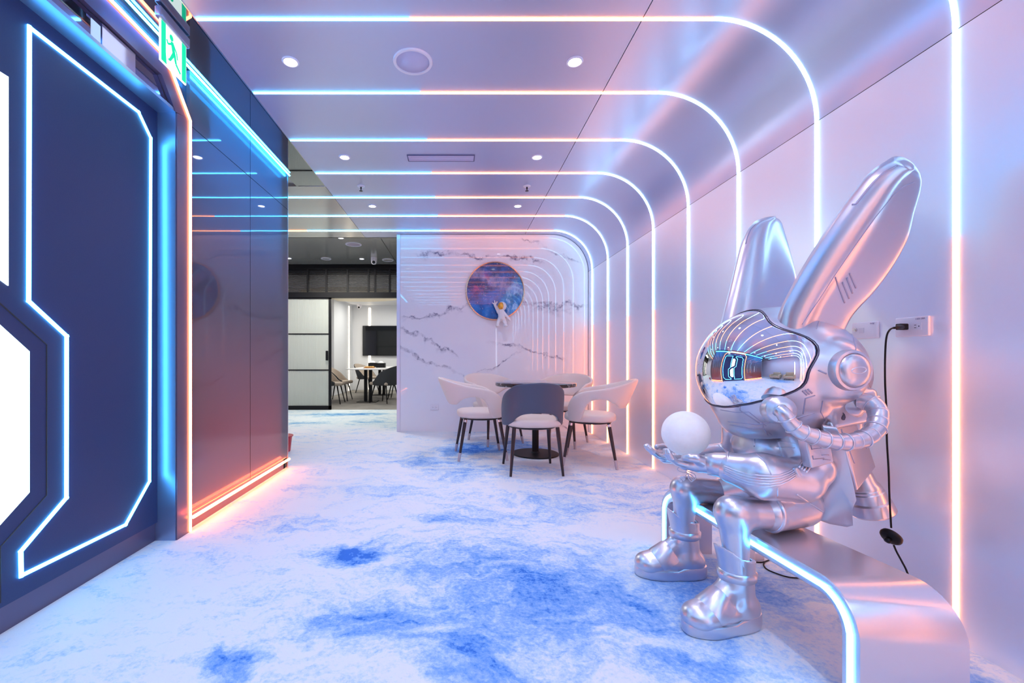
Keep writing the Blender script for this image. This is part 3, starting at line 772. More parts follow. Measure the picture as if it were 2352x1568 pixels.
for px in (707.5, 750, 799, 847, 862, 895.5, 940, 985): MB().box((X(px-2)-x0, -.03, 0), (X(px+2)-x0, .03, Z(620)-Z(672))).build('mullion', BLACK, gr)
# room shell
RX, RY = -3.2, 13.3
st(MB().box((-4.2, 8.36, 2.58), (WX, 13.4, 2.64)), 'ceiling.006', WHITEP)
st(MB().box((-4.2, RY, 0), (WX, RY+.1, 2.64)), 'wall_front.001', WHITEP)
st(MB().box((-3.6, 11.3, 0), (RX-.02, RY, 2.6)), 'wall_left.006', WHITEP)
st(MB().box((-.62, 8.36, 0), (-.55, 13.3, 2.6)), 'wall_right.002', WHITEP)
st(MB().prism([(-2.6+1.3*cos(a), 10.8+1.0*sin(a)) for a in [2*pi*i/40 for i in range(40)]], 'z', 2.50, 2.58), 'trim_7', mat('coffer_cream', (.80, .72, .55), .6))
tag(MB().box((RX-.018, 12.80, .02), (RX-.004, 12.86, 2.5)).build('wall_light_strip', WHITE), 'vertical warm white light line on the meeting room side wall, left of the television', 'light strip')
tag(MB().box((-2.70-.03, RY-.01, .02), (-2.70+.03, RY-.001, 2.5)).build('wall_light_strip', WHITE), 'vertical warm white light line running behind the television', 'light strip')
for x_, y_ in ((-4.195, 9.0), (-4.195, 10.2)):  # unseen glowing lines added to brighten the fluted glass from behind
    tag(MB().box((x_, y_, .1), (x_+.01, y_+.04, 2.5)).build('wall_light_strip', WHITE, None), 'added warm glow line brightening the fluted door glass', 'light strip', 'added glow lines behind the fluted glass')
tv = thing('television', 'large black flat television on the meeting room wall', 'television', (-2.10, RY-.05, 1.50))
MB().cbox((0, 0, 0), (.80, .025, .455), None, .006).build('casing', BLACK, tv)
MB().box((-.79, -.0265, -.44), (.79, -.0255, .445)).build('screen', mat('tv_screen', (.012, .013, .016), .06), tv)
for zz in (.35,): MB().box((-.3, .025, -.2), (.3, .049, .2)).build('wall_bracket', BLACK2, tv)
t = thing('dome_camera', 'tiny white security camera high in the meeting room corner', 'security camera', (P(825, 700, 13.1).x, 13.1, 2.58))
MB().lathe((0, 0, 0), [(.07, 0), (.07, -.03), (.06, -.05), (.05, -.10), (0, -.13)], 20).build('housing', WPLAS, t, True, 50)
MB().ell((0, -.04, -.085), (.03, .03, .03), 12, 8).build('lens', BLACK, t, True)
tb = thing('meeting_table', 'long white-topped meeting table on black posts in the room beyond', 'table', (-2.03, 10.7, 0))
MB().cbox((0, 0, .735), (.42, 1.22, .012), None, .006).build('table_top', mat('white_table_top', (.80, .80, .82), .25), tb)
for dy in (-.86, .90):
    for dx in (-.055, .055): MB().cbox((dx, dy, .366), (.034, .034, .357), None, .004).build('post', BLACK, tb)
    MB().box((-.22, dy-.20, 0), (.22, dy+.20, .012)).build('base_plate', BLACK, tb)
for px, py, w_, lab, Y in ((856, 842, .19, 'left one', 11.2), (875, 843, .21, 'right one, under a clear dome', 10.6)):
    q = P(px, 840, Y)
    b = thing('black_box', 'open black box on the meeting table, '+lab, 'box', (q.x, Y, .747), 0, 'boxes on the meeting table')
    MB().box((-w_/2, -.09, 0), (w_/2, .09, .012)).box((-w_/2, -.09, 0), (w_/2, -.08, .11)).box((-w_/2, .08, 0), (w_/2, .09, .11)).box((-w_/2, -.09, 0), (-w_/2+.01, .09, .11)).box((w_/2-.01, -.09, 0), (w_/2, .09, .11)).build('carton', BLACK, b)
    MB().lathe((0, 0, .06), [(.08, 0), (.078, .04), (.06, .075), (.03, .095), (0, .10)], 20).build('clear_dome', mat('clear_plastic', (.8, .8, .8), .1), b, True)
q = P(849, 845, 10.1)
t = thing('fruit_tray', 'low orange-brown tray of snacks on the meeting table', 'tray', (q.x, 10.1, .747))
MB().box((-.12, -.08, 0), (.12, .08, .02)).build('tray', mat('wood_tray', (.45, .20, .06), .5), t)
random.seed(4); mb = MB()
for i in range(14): mb.ell((random.uniform(-.1, .1), random.uniform(-.06, .06), .03), (.018, .018, .014), 8, 6)
mb.build('snacks', mat('snack', (.75, .45, .12), .5), t)['kind'] = 'stuff'

# ================================================================== CHAIRS
def sweep_shell(prof, rx, ry, lean, th, o0=0., o1=1., n=16, zref=.45, sq=2.3):
    """prof rows (angle deg from the back, z bottom, z top); returns MB; o0..o1 = share of the thickness"""
    keys = smooth_pts(prof, 8); rows = []
    for a, zb, zt in keys:
        zc, hz = (zb+zt)/2, max((zt-zb)/2, .004); row = []
        for k in range(n):
            u = 2*pi*k/n; cu, su = cos(u), sin(u)
            z = zc+hz*math.copysign(abs(su)**.45, su); of = math.copysign(abs(cu)**.7, cu)
            of = th*((o0+o1)/2+(o1-o0)/2*of-.5)
            t_ = R(a); e = (abs(sin(t_))**sq+abs(cos(t_))**sq)**(-1/sq)
            back = max(0, cos(t_)); r_ = lean*(z-zref)*(.35+.9*back)
            row.append(((rx*e+r_+of)*sin(t_), -(ry*e+r_+of)*cos(t_), z))
        rows.append(row)
    return MB().grid(rows, closed_u=True, caps=True)

def make_chair(kind, label, group):
    t = thing('dining_chair', label, 'chair', (0, 0, 0), 0, group)
    # seat cushion (superellipse, soft edge)
    def cushion(hx, hy, z0, z1, bev, crown):
        rows = []
        for rr, z in ((.55, z0), (1-.10, z0+.001), (1-.02, z0+bev*.5), (1, z0+bev), (1, z1-bev), (1-.02, z1-bev*.4), (1-.10, z1), (.75, z1+crown*.6), (.4, z1+crown), (.0, z1+crown)):
            rows.append([(hx*rr*math.copysign(abs(cos(a))**.72, cos(a)), hy*rr*math.copysign(abs(sin(a))**.72, sin(a)), z) for a in [2*pi*k/36 for k in range(36)]])
        return MB().grid(rows, closed_u=True, caps=False)
    cushion(.245, .235, .405, .470, .022, .008).build('seat', CREAM, t, True)
    if kind == 'grey':
        prof = [(-112, .400, .45), (-104, .400, .54), (-92, .405, .600), (-76, .41, .665), (-62, .420, .708), (-50, .445, .738), (-40, .490, .763), (-28, .520, .776), (-14, .532, .786), (0, .535, .790)]
        prof += [(-a, b, c_) for a, b, c_ in reversed(prof[:-1])]
        sweep_shell(prof, .250, .25, .09, .034, .5, 1., sq=2.1).build('backrest', GREYV, t, True)['label'] = 'slate grey outer back shell'
        sweep_shell(prof, .250, .25, .09, .034, 0., .52, sq=2.1).build('backrest_lining', CREAM, t, True)['label'] = 'cream inner back lining'
        lm, cap_ = BLACK2, False
    else:
        prof = [(-128, .415, .56), (-121, .412, .625), (-112, .415, .662), (-104, .45, .682), (-97, .54, .693), (-88, .600, .702), (-76, .622, .712), (-64, .618, .726), (-52, .592, .744), (-38, .545, .768), (-22, .535, .790), (0, .53, .80)]
        prof += [(-a, b, c_) for a, b, c_ in reversed(prof[:-1])]
        sweep_shell(prof, .262, .27, .34, .040).build('backrest', CREAM, t, True)
        lm, cap_ = BLACK2, True
    MB().tube([(.20*cos(a), .19*sin(a), .397) for a in [2*pi*k/24 for k in range(24)]], .011, 8, closed=True).build('seat_frame', lm, t, True)
    for sx, sy in ((-1, -1), (1, -1), (1, 1), (-1, 1)):
        top = Vector((sx*.185, sy*.165, .405)); bot = Vector((sx*(.235 if kind != 'grey' else .222), sy*(.235 if sy > 0 or kind != 'grey' else .21), .0))
        d = bot-top
        lg = MB().tube([top, top+d*.15, top+d*.80, bot+Vector((0, 0, .001))], [.0165, .0175, .0125, .0105], 12).build('leg', lm, t, True, 50)
        if cap_:
            MB().tube([top+d*.80, top+d*.815, top+d*.83, bot+Vector((0, 0, .0005))], [.0165, .0175, .0155, .0125], 12).build('foot_cap', CAPM, lg, True, 40)['label'] = 'pale brushed foot cap'
            MB().tube([top+d*.03, top+d*.085], [.0195, .0195], 12).build('ferrule', STEEL, lg, True, 40)['label'] = 'polished metal ferrule'
    return t
def copy_thing(root, loc, rz, label):
    def cp(o, par):
        c_ = o.copy(); COL.objects.link(c_)
        if par: c_.parent = par
        for k in [x_ for x_ in bpy.data.objects if x_.parent == o and x_ not in done]:
            done.add(k); d = cp(k, c_); done.add(d)
        done.add(c_)
        return c_
    done = set(); r_ = cp(root, None)
    r_.location = loc; r_.rotation_euler = (0, 0, rz); r_['label'] = label
    return r_
G = 'chairs around the small round table'
TC = Vector((.79, 4.50))
front = make_chair('grey', 'dining chair with slate grey outer back, turned away from the viewer, nearest of the five', G)
front.location = (.655, 3.86, 0); front.rotation_euler = (0, 0, R(2))
c0 = make_chair('cream', 'cream leather armchair left of the round table, seen side-on with its back to the doorway', G)
def face(x_, y_, tx, ty): return math.atan2(-(tx-x_), ty-y_)
c0.location = (.225, 4.42, 0); c0.rotation_euler = (0, 0, face(.225, 4.42, .80, 4.46))
copy_thing(c0, (1.26, 4.16, 0), face(1.26, 4.16, .70, 4.34), 'cream leather armchair right of the round table, glowing orange beside the LED lines')
copy_thing(c0, (.44, 5.16, 0), face(.44, 5.16, .86, 4.30), 'cream leather armchair behind the table on the left, against the marble wall')
copy_thing(c0, (1.20, 5.05, 0), face(1.20, 5.05, .72, 4.30), 'cream leather armchair behind the table on the right, near the wall corner')
# round table
t = thing('round_table', 'round pedestal table with a dark veined top amid the five chairs', 'table', (.80, 4.50, 0))
MB().lathe((0, 0, 0), [(0, .700), (.39, .700), (.412, .706), (.416, .72), (.414, .738), (.408, .742), (0, .742)], 56).build('table_top', m_blackmarble(), t, True, 40)
MB().lathe((0, 0, 0), [(.034, .010), (.034, .695), (.11, .699)], 28).build('pedestal', BLACK, t, True, 40)
MB().lathe((0, 0, 0), [(.238, .0), (.240, .006), (.236, .012), (.05, .016), (.034, .03)], 48).build('base_plate', BLACK, t, True, 40)

# meeting room chairs
def room_chair(label):
    t = thing('meeting_chair', label, 'chair', (0, 0, 0), 0, 'meeting room shell chairs')
    prof = [(-118, .40, .47), (-105, .39, .50), (-88, .385, .585), (-70, .385, .665), (-45, .385, .745), (-20, .385, .80), (0, .385, .815)]
    prof += [(-a, b, c_) for a, b, c_ in reversed(prof[:-1])]
    sweep_shell(prof, .27, .25, .28, .03, .5, 1.).build('backrest', GREYD, t, True)
    sweep_shell(prof, .27, .25, .28, .03, 0., .52).build('backrest_lining', BEIGE, t, True)['label'] = 'beige inner lining'
    MB().cbox((0, .02, .425), (.23, .235, .035), None, .03).build('seat', BEIGE, t, True)
    for sx, sy in ((-1, -1), (1, -1), (1, 1), (-1, 1)):
        MB().tube([(sx*.15, sy*.15, .40), (sx*.225, sy*.235, .001)], [.016, .010], 8).build('leg', BLACK, t, True)
    return t
r0 = room_chair('beige-lined shell chair left of the meeting table, nearest the glass door')
r0.location = (-2.74, 9.45, 0); r0.rotation_euler = (0, 0, R(-88))
copy_thing(r0, (-2.74, 10.1, 0), R(-90), 'beige-lined shell chair left of the meeting table, second from the glass door')
copy_thing(r0, (-2.56, 12.3, 0), R(-115), 'dark shell chair beyond the far end of the meeting table')
copy_thing(r0, (-1.62, 9.62, 0), R(62), 'dark shell chair at the near right of the meeting table')
copy_thing(r0, (-1.42, 10.5, 0), R(88), 'beige-lined shell chair right of the meeting table, half hidden by the marble wall')

# red bin behind the glass wall
t = thing('red_bin', 'red plastic bin peeping out past the far end of the dark glass wall', 'bin', (-1.884, 4.62, 0))
MB().lathe((0, 0, 0), [(.0, .003), (.095, 0), (.100, .004), (.118, .165), (.112, .165), (.095, .012), (0, .012)], 32).build('bucket', REDP, t, True, 40)
MB().lathe((0, 0, 0), [(.117, .158), (.128, .160), (.129, .170), (.112, .171)], 32).build('rim', REDP, t, True, 40)

# armchairs behind the camera, seen in the helmet visor
def lounge(x_, lab):
    t = thing('lounge_chair', 'tan low lounge chair behind the camera, '+lab, 'chair', (x_, -1.9, 0), 0, 'lounge chairs behind the camera')
    TAN = mat('tan_leather', (.50, .40, .28), .55)
    MB().cbox((0, .03, .30), (.36, .34, .12), None, .06).build('seat', TAN, t, True)
    MB().cbox((0, -.30, .52), (.36, .11, .28), None, .07).build('backrest', TAN, t, True)
    for s_ in (-1, 1): MB().cbox((s_*.40, 0, .38), (.09, .38, .20), None, .06).build('armrest', TAN, t, True)
    for sx in (-1, 1):
        for sy in (-1, 1): MB().tube([(sx*.36, sy*.3, .2), (sx*.36, sy*.3, .001)], .018, 8).build('leg', BLACK, t)
lounge(-.35, 'left one'); lounge(.85, 'right one')
# ================================================================== BENCH
bn = thing('light_bench', 'silver arched bench with a blue-white LED line along its front, under the rabbit statue', 'bench', (1.18, 1.7, 0))
o_ = Vector((1.18, 1.7, 0))
FN, BN_, FF, BF = (1.104, 1.195), (1.378, 1.172), (1.060, 2.27), (1.285, 2.265)      # plan corners: front/back near, front/back far
HB, RB, TH = .343, .135, .056
def bp(s_, d, z):
    """s_ 0 near..1 far, d 0 front..1 back"""
    x_ = (FN[0]*(1-d)+BN_[0]*d)*(1-s_)+(FF[0]*(1-d)+BF[0]*d)*s_
    y_ = (FN[1]*(1-d)+BN_[1]*d)*(1-s_)+(FF[1]*(1-d)+BF[1]*d)*s_
    return Vector((x_, y_, z))-o_
LB = 1.12
def arch(inset, n=14):
    r_ = RB-inset; h_ = HB-inset; pts = [(inset, 0.0), (inset, h_-r_)]
    pts += [(inset+r_-r_*cos(a), h_-r_+r_*sin(a)) for a in [pi/2*i/n for i in range(1, n+1)]]
    pts += [(LB/2, h_)]
    return pts+[(LB-a, z) for a, z in reversed(pts[:-1])]
ao, ai = arch(0), arch(TH)
rows = []
for (a, z), (a2, z2) in zip(ao, ai):
    e = .004
    rows.append([bp(a/LB, .012, z), bp(a/LB, .0, z+(z2-z)*.07), bp(a2/LB, 0, z2+(z-z2)*.07), bp(a2/LB, .012, z2), bp(a2/LB, 1, z2), bp(a/LB, 1, z)])
MB().grid([[tuple(v) for v in r_] for r_ in rows], closed_u=True, caps=True).build('bench_body', mat('bench_satin_metal', (.66, .62, .68), .27, .75), bn, True, 30)
am = arch(TH*.52)
pts = smooth_pts([tuple(bp(a/LB, -.004, max(z, .006))) for a, z in am], 2)
MB().tube(pts, .0085, 10).build('light_strip', emit('bench_led', (.085, .50, 1.0), LED), bn, True)

# power adapter and cables on the carpet behind the bench
t = thing('power_adapter', 'small white power adapter on the carpet behind the bench', 'adapter', (P(1714, 1277, 2.17).x, 2.16, 0))
MB().cbox((0, 0, .03), (.020, .03, .03), None, .006).build('casing', WPLAS, t, True, 35)
MB().cbox((.045, 0, .018), (.028, .018, .018), None, .004).build('mounting_clip', WPLAS, t, True, 35)
def floor_pts(l): return [((px-1052)/(py-820), 1000/(py-820), .004) for px, py in l]
tag(MB().tube(smooth_pts(floor_pts([(1690, 1281), (1712, 1287), (1735, 1292), (1757, 1291), (1790, 1277)]), 6), .0032, 6).build('floor_cable', BLACK, None, True), 'thin black cable looping to the white adapter on the carpet', 'cord', 'cables on the carpet behind the bench')
tag(MB().tube(smooth_pts(floor_pts([(1757, 1291), (1754, 1299), (1762, 1309), (1785, 1319), (1812, 1327), (1850, 1330)]), 6), .0032, 6).build('floor_cable', BLACK, None, True), 'thin black cable running under the bench towards its near end', 'cord', 'cables on the carpet behind the bench')

# ================================================================== RABBIT ASTRONAUT STATUE
rb = thing('rabbit_astronaut_statue', 'large silver statue of a rabbit-eared astronaut with mirror visor, seated on the bench', 'statue', (0, 0, 0))
def child(o, label=None):
    if label: o['label'] = label
    return o
v3 = lambda v: tuple(v)
# ---- body with arms and legs
hipN, hipF = (1.30, 1.68, .437), (1.29, 1.90, .437)
kneeN, kneeF = P(1683, 1177, 1.60), P(1573, 1124, 1.95)
ankN, ankF = P(1694, 1305, 1.60), Vector((1.030, 1.985, .200))
body = [ell((1.335, 1.785, .450), (.115, .168, .108)),
        cap((1.345, 1.785, .52), (1.315, 1.79, .62), .115, .115), cap((1.315, 1.79, .62), (1.25, 1.80, .70), .115, .070),
        ell((1.245, 1.80, .625), (.080, .13, .080)),
        # thighs (trousers)
        (cap(hipN, P(1772, 1178, 1.62), .090, .066), .012), (cap(hipF, P(1660, 1130, 1.96), .085, .062), .012),
        # arms: sleeve of the near arm
        (cap((1.30, 1.67, .675), P(1866, 1076, 1.60), .060, .066), .012), (cap(P(1866, 1076, 1.60), P(1838, 1104, 1.585), .066, .074), .010), (cap(P(1838, 1104, 1.585), P(1752, 1093, 1.585), .074, .083), .010),
        (cap(P(1752, 1093, 1.585), P(1684, 1076, 1.65), .082, .058), .010),
        (cap((1.23, 1.92, .68), P(1690, 1042, 2.03), .058, .058), .012), (cap(P(1690, 1042, 2.03), P(1628, 1046, 2.02), .058, .050), .012),
        (cap(P(1628, 1046, 2.02), P(1575, 1052, 1.97), .045, .034), .01)]
legs = [cap(P(1785, 1180, 1.625), kneeN, .056, .056), cap(kneeN, ankN, .055, .037),
        cap(P(1670, 1130, 1.96), kneeF, .054, .056), cap(kneeF, ankF, .053, .036)]
bcuts = [half((0, 0, .3705), (0, 0, 1))]
def benchcut(p):      # flat where the figure rests on the bench top
    return np.maximum(p[..., 2]-.3715, 1.0-p[..., 0])
bd = sdf('body', [(b, .03) if not isinstance(b, tuple) else b for b in body], (.98, 1.50, .32), (1.48, 2.12, .80), .0055, .03, SILVER, rb, inter=[lambda p: .3445-p[..., 2]])
lg1 = sdf('leg', [legs[0], (legs[1], .03)], (.92, 1.50, .14), (1.28, 1.72, .52), .0045, .03, SILVER, rb)
lg2 = sdf('leg', [legs[2], (legs[3], .03)], (.92, 1.86, .12), (1.28, 2.10, .50), .0045, .03, SILVER, rb)
tb_ = bvh(bd, lg1, lg2)
# trouser cuff rings and sleeve seam rings
def ring(c_, d, r_, w_, name='cuff_ring', par=rb, m=SILVER3):
    d = Vector(d).normalized(); a = d.orthogonal().normalized(); b = d.cross(a); c_ = Vector(c_)
    return MB().tube([c_+(a*cos(u)+b*sin(u))*r_ for u in [2*pi*i/36 for i in range(36)]], w_, 8, closed=True).build(name, m, par, True)
ring(P(1767, 1177, 1.62), P(1767, 1177, 1.62)-kneeN, .0635, .0085); ring(P(1658, 1130, 1.96), P(1658, 1130, 1.96)-kneeF, .0600, .008)
# near glove cuff
cuff = MB().tube([P(1690, 1076, 1.65), P(1672, 1071, 1.665), P(1662, 1069, 1.675), P(1643, 1066, 1.69), P(1622, 1066, 1.705)], [.058, .056, .050, .045, .040], 28).build('glove_cuff', SILVER, rb, True)
ring(P(1671, 1071, 1.665), P(1671, 1071, 1.665)-P(1640, 1066, 1.69), .0535, .004, 'cuff_edge')
# ---- hands (palm up under the ball)
BC = P(1574.5, 995, 1.86); BR = .0945
ballcut = lambda p: np.linalg.norm(p-np.array(BC, np.float32), axis=-1)-(BR+.0005)
def hand(pts_palm, fingers, thumb, wrist, lo, hi, h=.0022):
    pr = [cap(wrist[0], wrist[1], wrist[2], wrist[3])]
    pr += [(cap(a, b, r1, r2), .016) for a, b, r1, r2 in pts_palm]
    for f in fingers:
        for i in range(len(f)-1): pr.append((cap(f[i][0], f[i+1][0], f[i][1], f[i+1][1]), .0035 if i else .004))
    for i in range(len(thumb)-1): pr.append((cap(thumb[i][0], thumb[i+1][0], thumb[i][1], thumb[i+1][1]), .005))
    return sdf('gloved_hand', pr, lo, hi, h, .012, SILVER, rb, cuts=[ballcut], kc=.002)
def bb(pts, m): a = np.array([tuple(p) for p in pts]); return tuple(a.min(0)-m), tuple(a.max(0)+m)
# near hand
pw = (P(1628, 1066, 1.70), P(1608, 1066, 1.72), .036, .030)
palm = [(P(1608, 1064, 1.715), P(1572, 1066, 1.74), .026, .022), (P(1606, 1062, 1.75), P(1576, 1064, 1.80), .024, .020), (P(1600, 1066, 1.73), P(1565, 1063, 1.77), .024, .019)]
fn = []
for j, (Yb, Yt, dx) in enumerate(((1.725, 1.715, 0), (1.752, 1.745, -5), (1.780, 1.778, -8), (1.806, 1.81, -3))):
    fn.append([(P(1574, 1066+j*.5, Yb), .0125), (P(1556+dx*.4, 1062, Yb), .0115), (P(1543+dx*.7, 1052, Yt), .0105), (P(1537+dx, 1041, Yt), .0095), (P(1534.5+dx, 1034, Yt+.004), .0082)])
th = [(P(1612, 1060, 1.695), .021), (P(1600, 1053, 1.690), .018), (P(1585, 1051, 1.700), .0155), (P(1573, 1051, 1.715), .0135)]
allp = [q for f in fn for q, _ in f]+[pw[0], pw[1]]+[q for q, _ in th]
lo, hi = bb(allp, .045); h1 = hand(palm, fn, th, pw, lo, hi)
# far hand
pw = (P(1585, 1052, 1.97), P(1562, 1054, 1.955), .034, .030)
palm = [(P(1560, 1054, 1.94), P(1525, 1052, 1.93), .024, .020), (P(1560, 1050, 1.975), P(1527, 1047, 1.985), .023, .019)]
fn = []
for j, (Yb, Yt, dx) in enumerate(((1.915, 1.90, 2), (1.940, 1.93, -3), (1.967, 1.965, -4), (1.992, 2.0, 0))):
    fn.append([(P(1527, 1050-j*1.5, Yb), .0130), (P(1511+dx*.4, 1047-j, Yb), .0120), (P(1500+dx*.7, 1039-j, Yt), .0112), (P(1491+dx, 1030-j, Yt), .0102), (P(1487+dx, 1026-j, Yt+.003), .0092)])
th = [(P(1560, 1040, 2.01), .020), (P(1540, 1029, 2.02), .016), (P(1522, 1026, 2.00), .0145), (P(1509, 1026, 1.985), .0125)]
allp = [q for f in fn for q, _ in f]+[pw[0], pw[1]]+[q for q, _ in th]
lo, hi = bb(allp, .045); h2 = hand(palm, fn, th, pw, lo, hi)

# ---- boots
def boot(cx, cy, ang, sc=1.0):
    """sole centre on the floor; ang = heading of the toe from -x"""
    M = Matrix.Rotation(ang, 3, 'Z'); c_ = Vector((cx, cy, 0))
    def W(x_, y_, z_): return M @ (Vector((-x_, y_, z_))*sc)+c_        # x forward to the toe
    A3 = [[*(M.col[0])], [*(M.col[1])], [*(M.col[2])]]; A3 = np.array(A3).T
    pr = [ell(W(.102, 0, .056), np.array((.068, .062, .050))*sc, A3), (cap(W(-.090, 0, .070), W(-.062, 0, .085), .052*sc, .054*sc), .02),
          (cap(W(-.05, 0, .062), W(.06, 0, .058), .056*sc, .052*sc), .02), (cap(W(-.062, 0, .10), W(-.054, 0, .215), .055*sc, .056*sc), .02), (cap(W(-.02, 0, .150), W(.070, 0, .070), .038*sc, .046*sc), .02),
          (cap(W(-.054, 0, .215), W(-.048, 0, .300), .058*sc, .070*sc), .012)]
    lo = (cx-.24*sc, cy-.2*sc, .0); hi = (cx+.24*sc, cy+.2*sc, .36*sc)
    ax = np.array(M @ Vector((-1, 0, 0)), np.float32); cc = np.array(c_, np.float32)
    def keep(p): return .024*sc-p[..., 2]
    def top(p):                                   # collar cut slopes up to the front
        u = (p-cc)@ax; return p[..., 2]-(.268*sc+.28*(u+.05*sc)+np.maximum(0, u+.02*sc)*.5)
    hollow = cap(W(-.050, 0, .22), W(-.046, 0, .40), .050*sc, .056*sc)
    o = sdf('boot', pr, lo, hi, .004, .03, SILVER, rb, inter=[keep, top], cuts=[hollow], kc=.006)
    # sole
    out = []
    for i in range(48):
        a = 2*pi*i/48; x_ = (.170 if cos(a) > 0 else .150)*math.copysign(abs(cos(a))**.85, cos(a)); wdt = interp([-.15, -.08, 0, .09, .17], [.060, .062, .060, .070, .062], x_)
        out.append((x_, wdt*math.copysign(abs(sin(a))**.8, sin(a))))
    rows = []
    for k_, z in ((.90, .0), (.985, .004), (1.0, .012), (1.0, .034), (.985, .041), (.93, .043)):
        zz = lambda x_: z+(.012 if x_ < -.02 else .0)*(z > .02)
        rows.append([tuple(W(x_*k_, y_*k_, zz(x_))) for x_, y_ in out])
    MB().grid(rows, closed_u=True, caps=True).build('sole', SILVER, o, True, 50)
    # straps: ankle band, instep strap, collar flap
    tr = bvh(o)
    def wrap(p0, dirs, name, wid, thk, m=SILVER):
        rows = []
        for (o1, d1) in dirs:
            row = []
            for s_ in (-1, -.6, .6, 1):
                org = W(*[o1[q]+s_*wid*p0[q] for q in range(3)]); d = (M @ Vector((-d1[0], d1[1], d1[2]))).normalized()
                hit = tr.ray_cast(org+d*.4, -d)
                if hit[0] is None: row = None; break
                row.append(tuple(hit[0]+d*(thk if abs(s_) < .9 else -.002)))
            if row: rows.append(row)
        if len(rows) > 2: MB().grid(rows).build(name, m, o, True)
    wrap((0, 0, 1), [((-.052, 0, .195), (cos(a), sin(a), .0)) for a in [2*pi*i/40 for i in range(41)]], 'ankle_strap', .020*sc, .007)
    wrap((-.82, 0, .5), [((.030, 0, .07), (.50*cos(a)*1.0, sin(a), .85*cos(a))) for a in [R(-96)+R(192)*i/24 for i in range(25)]], 'instep_strap', .048*sc, .005)
    return o
bt1 = boot(.985, 1.612, R(12), 1.0)
bt2 = boot(.985, 1.998, R(-2), 1.0)

# ---- helmet
HC = Vector((1.300, 1.800, .950)); HR = Vector((.285, .268, .262)); PT = R(10)
F_ = Vector((-cos(PT), 0, -sin(PT))); U_ = Vector((-sin(PT), 0, cos(PT))); L_ = Vector((0, -1, 0))
yaw = R(4); F_ = (F_*cos(yaw)+L_*sin(yaw)).normalized(); L_ = U_.cross(F_)
HM = np.array([[F_[i], L_[i], U_[i]] for i in range(3)])
def hp(f, l, u, s_=1.0): return HC+F_*(f*s_)+L_*(l*s_)+U_*(u*s_)
def N3(a, b, c_): return np.array((a, b, c_))
earN = P(1934, 858, 1.56); 
side = lambda s_, f, u, r_: hp(f, s_*r_, u)
hpr = [ell(HC, N3(HR.x, HR.y, HR.z)*.975, HM),
       (ell(hp(.02, 0, -.13), (.225, .215, .125), HM), .03),                        # jaw
       (ell(hp(.035, 0, -.185), (.200, .180, .100), HM), .02),
       (ell(hp(-.09, 0, -.01), (.20, .262, .20), HM), .02)]
for s_ in (-1, 1):
    hpr += [(ell(hp(-.055, s_*.225, -.015), (.115, .062, .120), HM), .015),    # ear cup base
            (rbx(hp(-.120, s_*.155, -.165), (.100, .060, .062), .02, HM), .012)]
lo = tuple(HC-Vector((.40, .36, .36))); hi = tuple(HC+Vector((.42, .36, .34)))
jawcut = lambda p: (np.array(hp(0, 0, -.248), np.float32)-p)@np.array(U_, np.float32)
# visor region outline: angle about the view axis vs polar radius (degrees)
vdir = (F_*cos(R(14))+U_*sin(R(14))).normalized(); vu = (U_*cos(R(14))-F_*sin(R(14))).normalized()
phis = [-180, -165, -150, -120, -90, -60, -45, -28, -12, 4, 20, 34, 48, 62, 78, 90, 102, 118, 132, 146, 160, 176, 180]
def rho(ph):
    a = ph % 360
    if a > 180: a -= 360
    if abs(a) > 90: a = math.copysign(180-abs(a), a)      # mirror left/right
    return interp([-90, -70, -55, -36, -25, -17, -12, -5, 2, 8, 15, 22, 28, 33, 39, 50, 62, 76, 90], [36, 38, 41, 50, 61, 69, 73, 72, 74, 78, 81, 80, 74, 66, 60, 57, 60, 64, 64], a)
def on_head(ph, rr, sc=1.0):
    d = vdir*cos(R(rr))+(L_*cos(R(ph))+vu*sin(R(ph)))*sin(R(rr))
    q = Vector((d.dot(F_)/HR.x, d.dot(L_)/HR.y, d.dot(U_)/HR.z)); return HC+d*(sc/q.length)
rhos = [rho(-180+360*i/96) for i in range(96)]
rs = [sum(rhos[(i+j) % 96] for j in range(-1, 2))/3 for i in range(96)]
def visor_cut(p):       # recess where the visor sits
    q = (p-np.array(HC, np.float32))
    nn = np.linalg.norm(q, axis=-1)+1e-6
    V = [np.array(x_, np.float32) for x_ in (vdir, L_, vu)]
    a, b, c_ = [(q@x_)/nn for x_ in V]
    rr = np.degrees(np.arccos(np.clip(a, -1, 1))); ph = np.degrees(np.arctan2(c_, b))
    lim = np.interp(ph, [-180+360*i/96 for i in range(97)], rs+[rs[0]])
    k0 = np.sqrt(((q@np.array(F_, np.float32))/HR.x)**2+((q@np.array(L_, np.float32))/HR.y)**2+((q@np.array(U_, np.float32))/HR.z)**2)
    return np.maximum((rr-lim)*.0047, (.965-k0)*.27)
hm = sdf('helmet', hpr, lo, hi, .0055, .03, SILVER, rb, cuts=[visor_cut], kc=.01, inter=[jawcut])
vr = [[tuple(on_head(-180+360*i/96, rs[i]*f, .993+.012*(1-f*f))) for i in range(96)] for f in [j/30 for j in range(0, 31)]]
vr.append([tuple(on_head(-180+360*i/96, rs[i], .955)) for i in range(96)])
child(MB().grid(vr, closed_u=True).build('visor', VISOR, rb, True), 'mirror-polished visor')
MB().tube([on_head(-180+360*i/96, rs[i]+.7, .998) for i in range(96)], .0020, 8, closed=True).build('visor_gasket', mat('dark_gasket', (.10, .09, .14), .35, .6), rb, True)
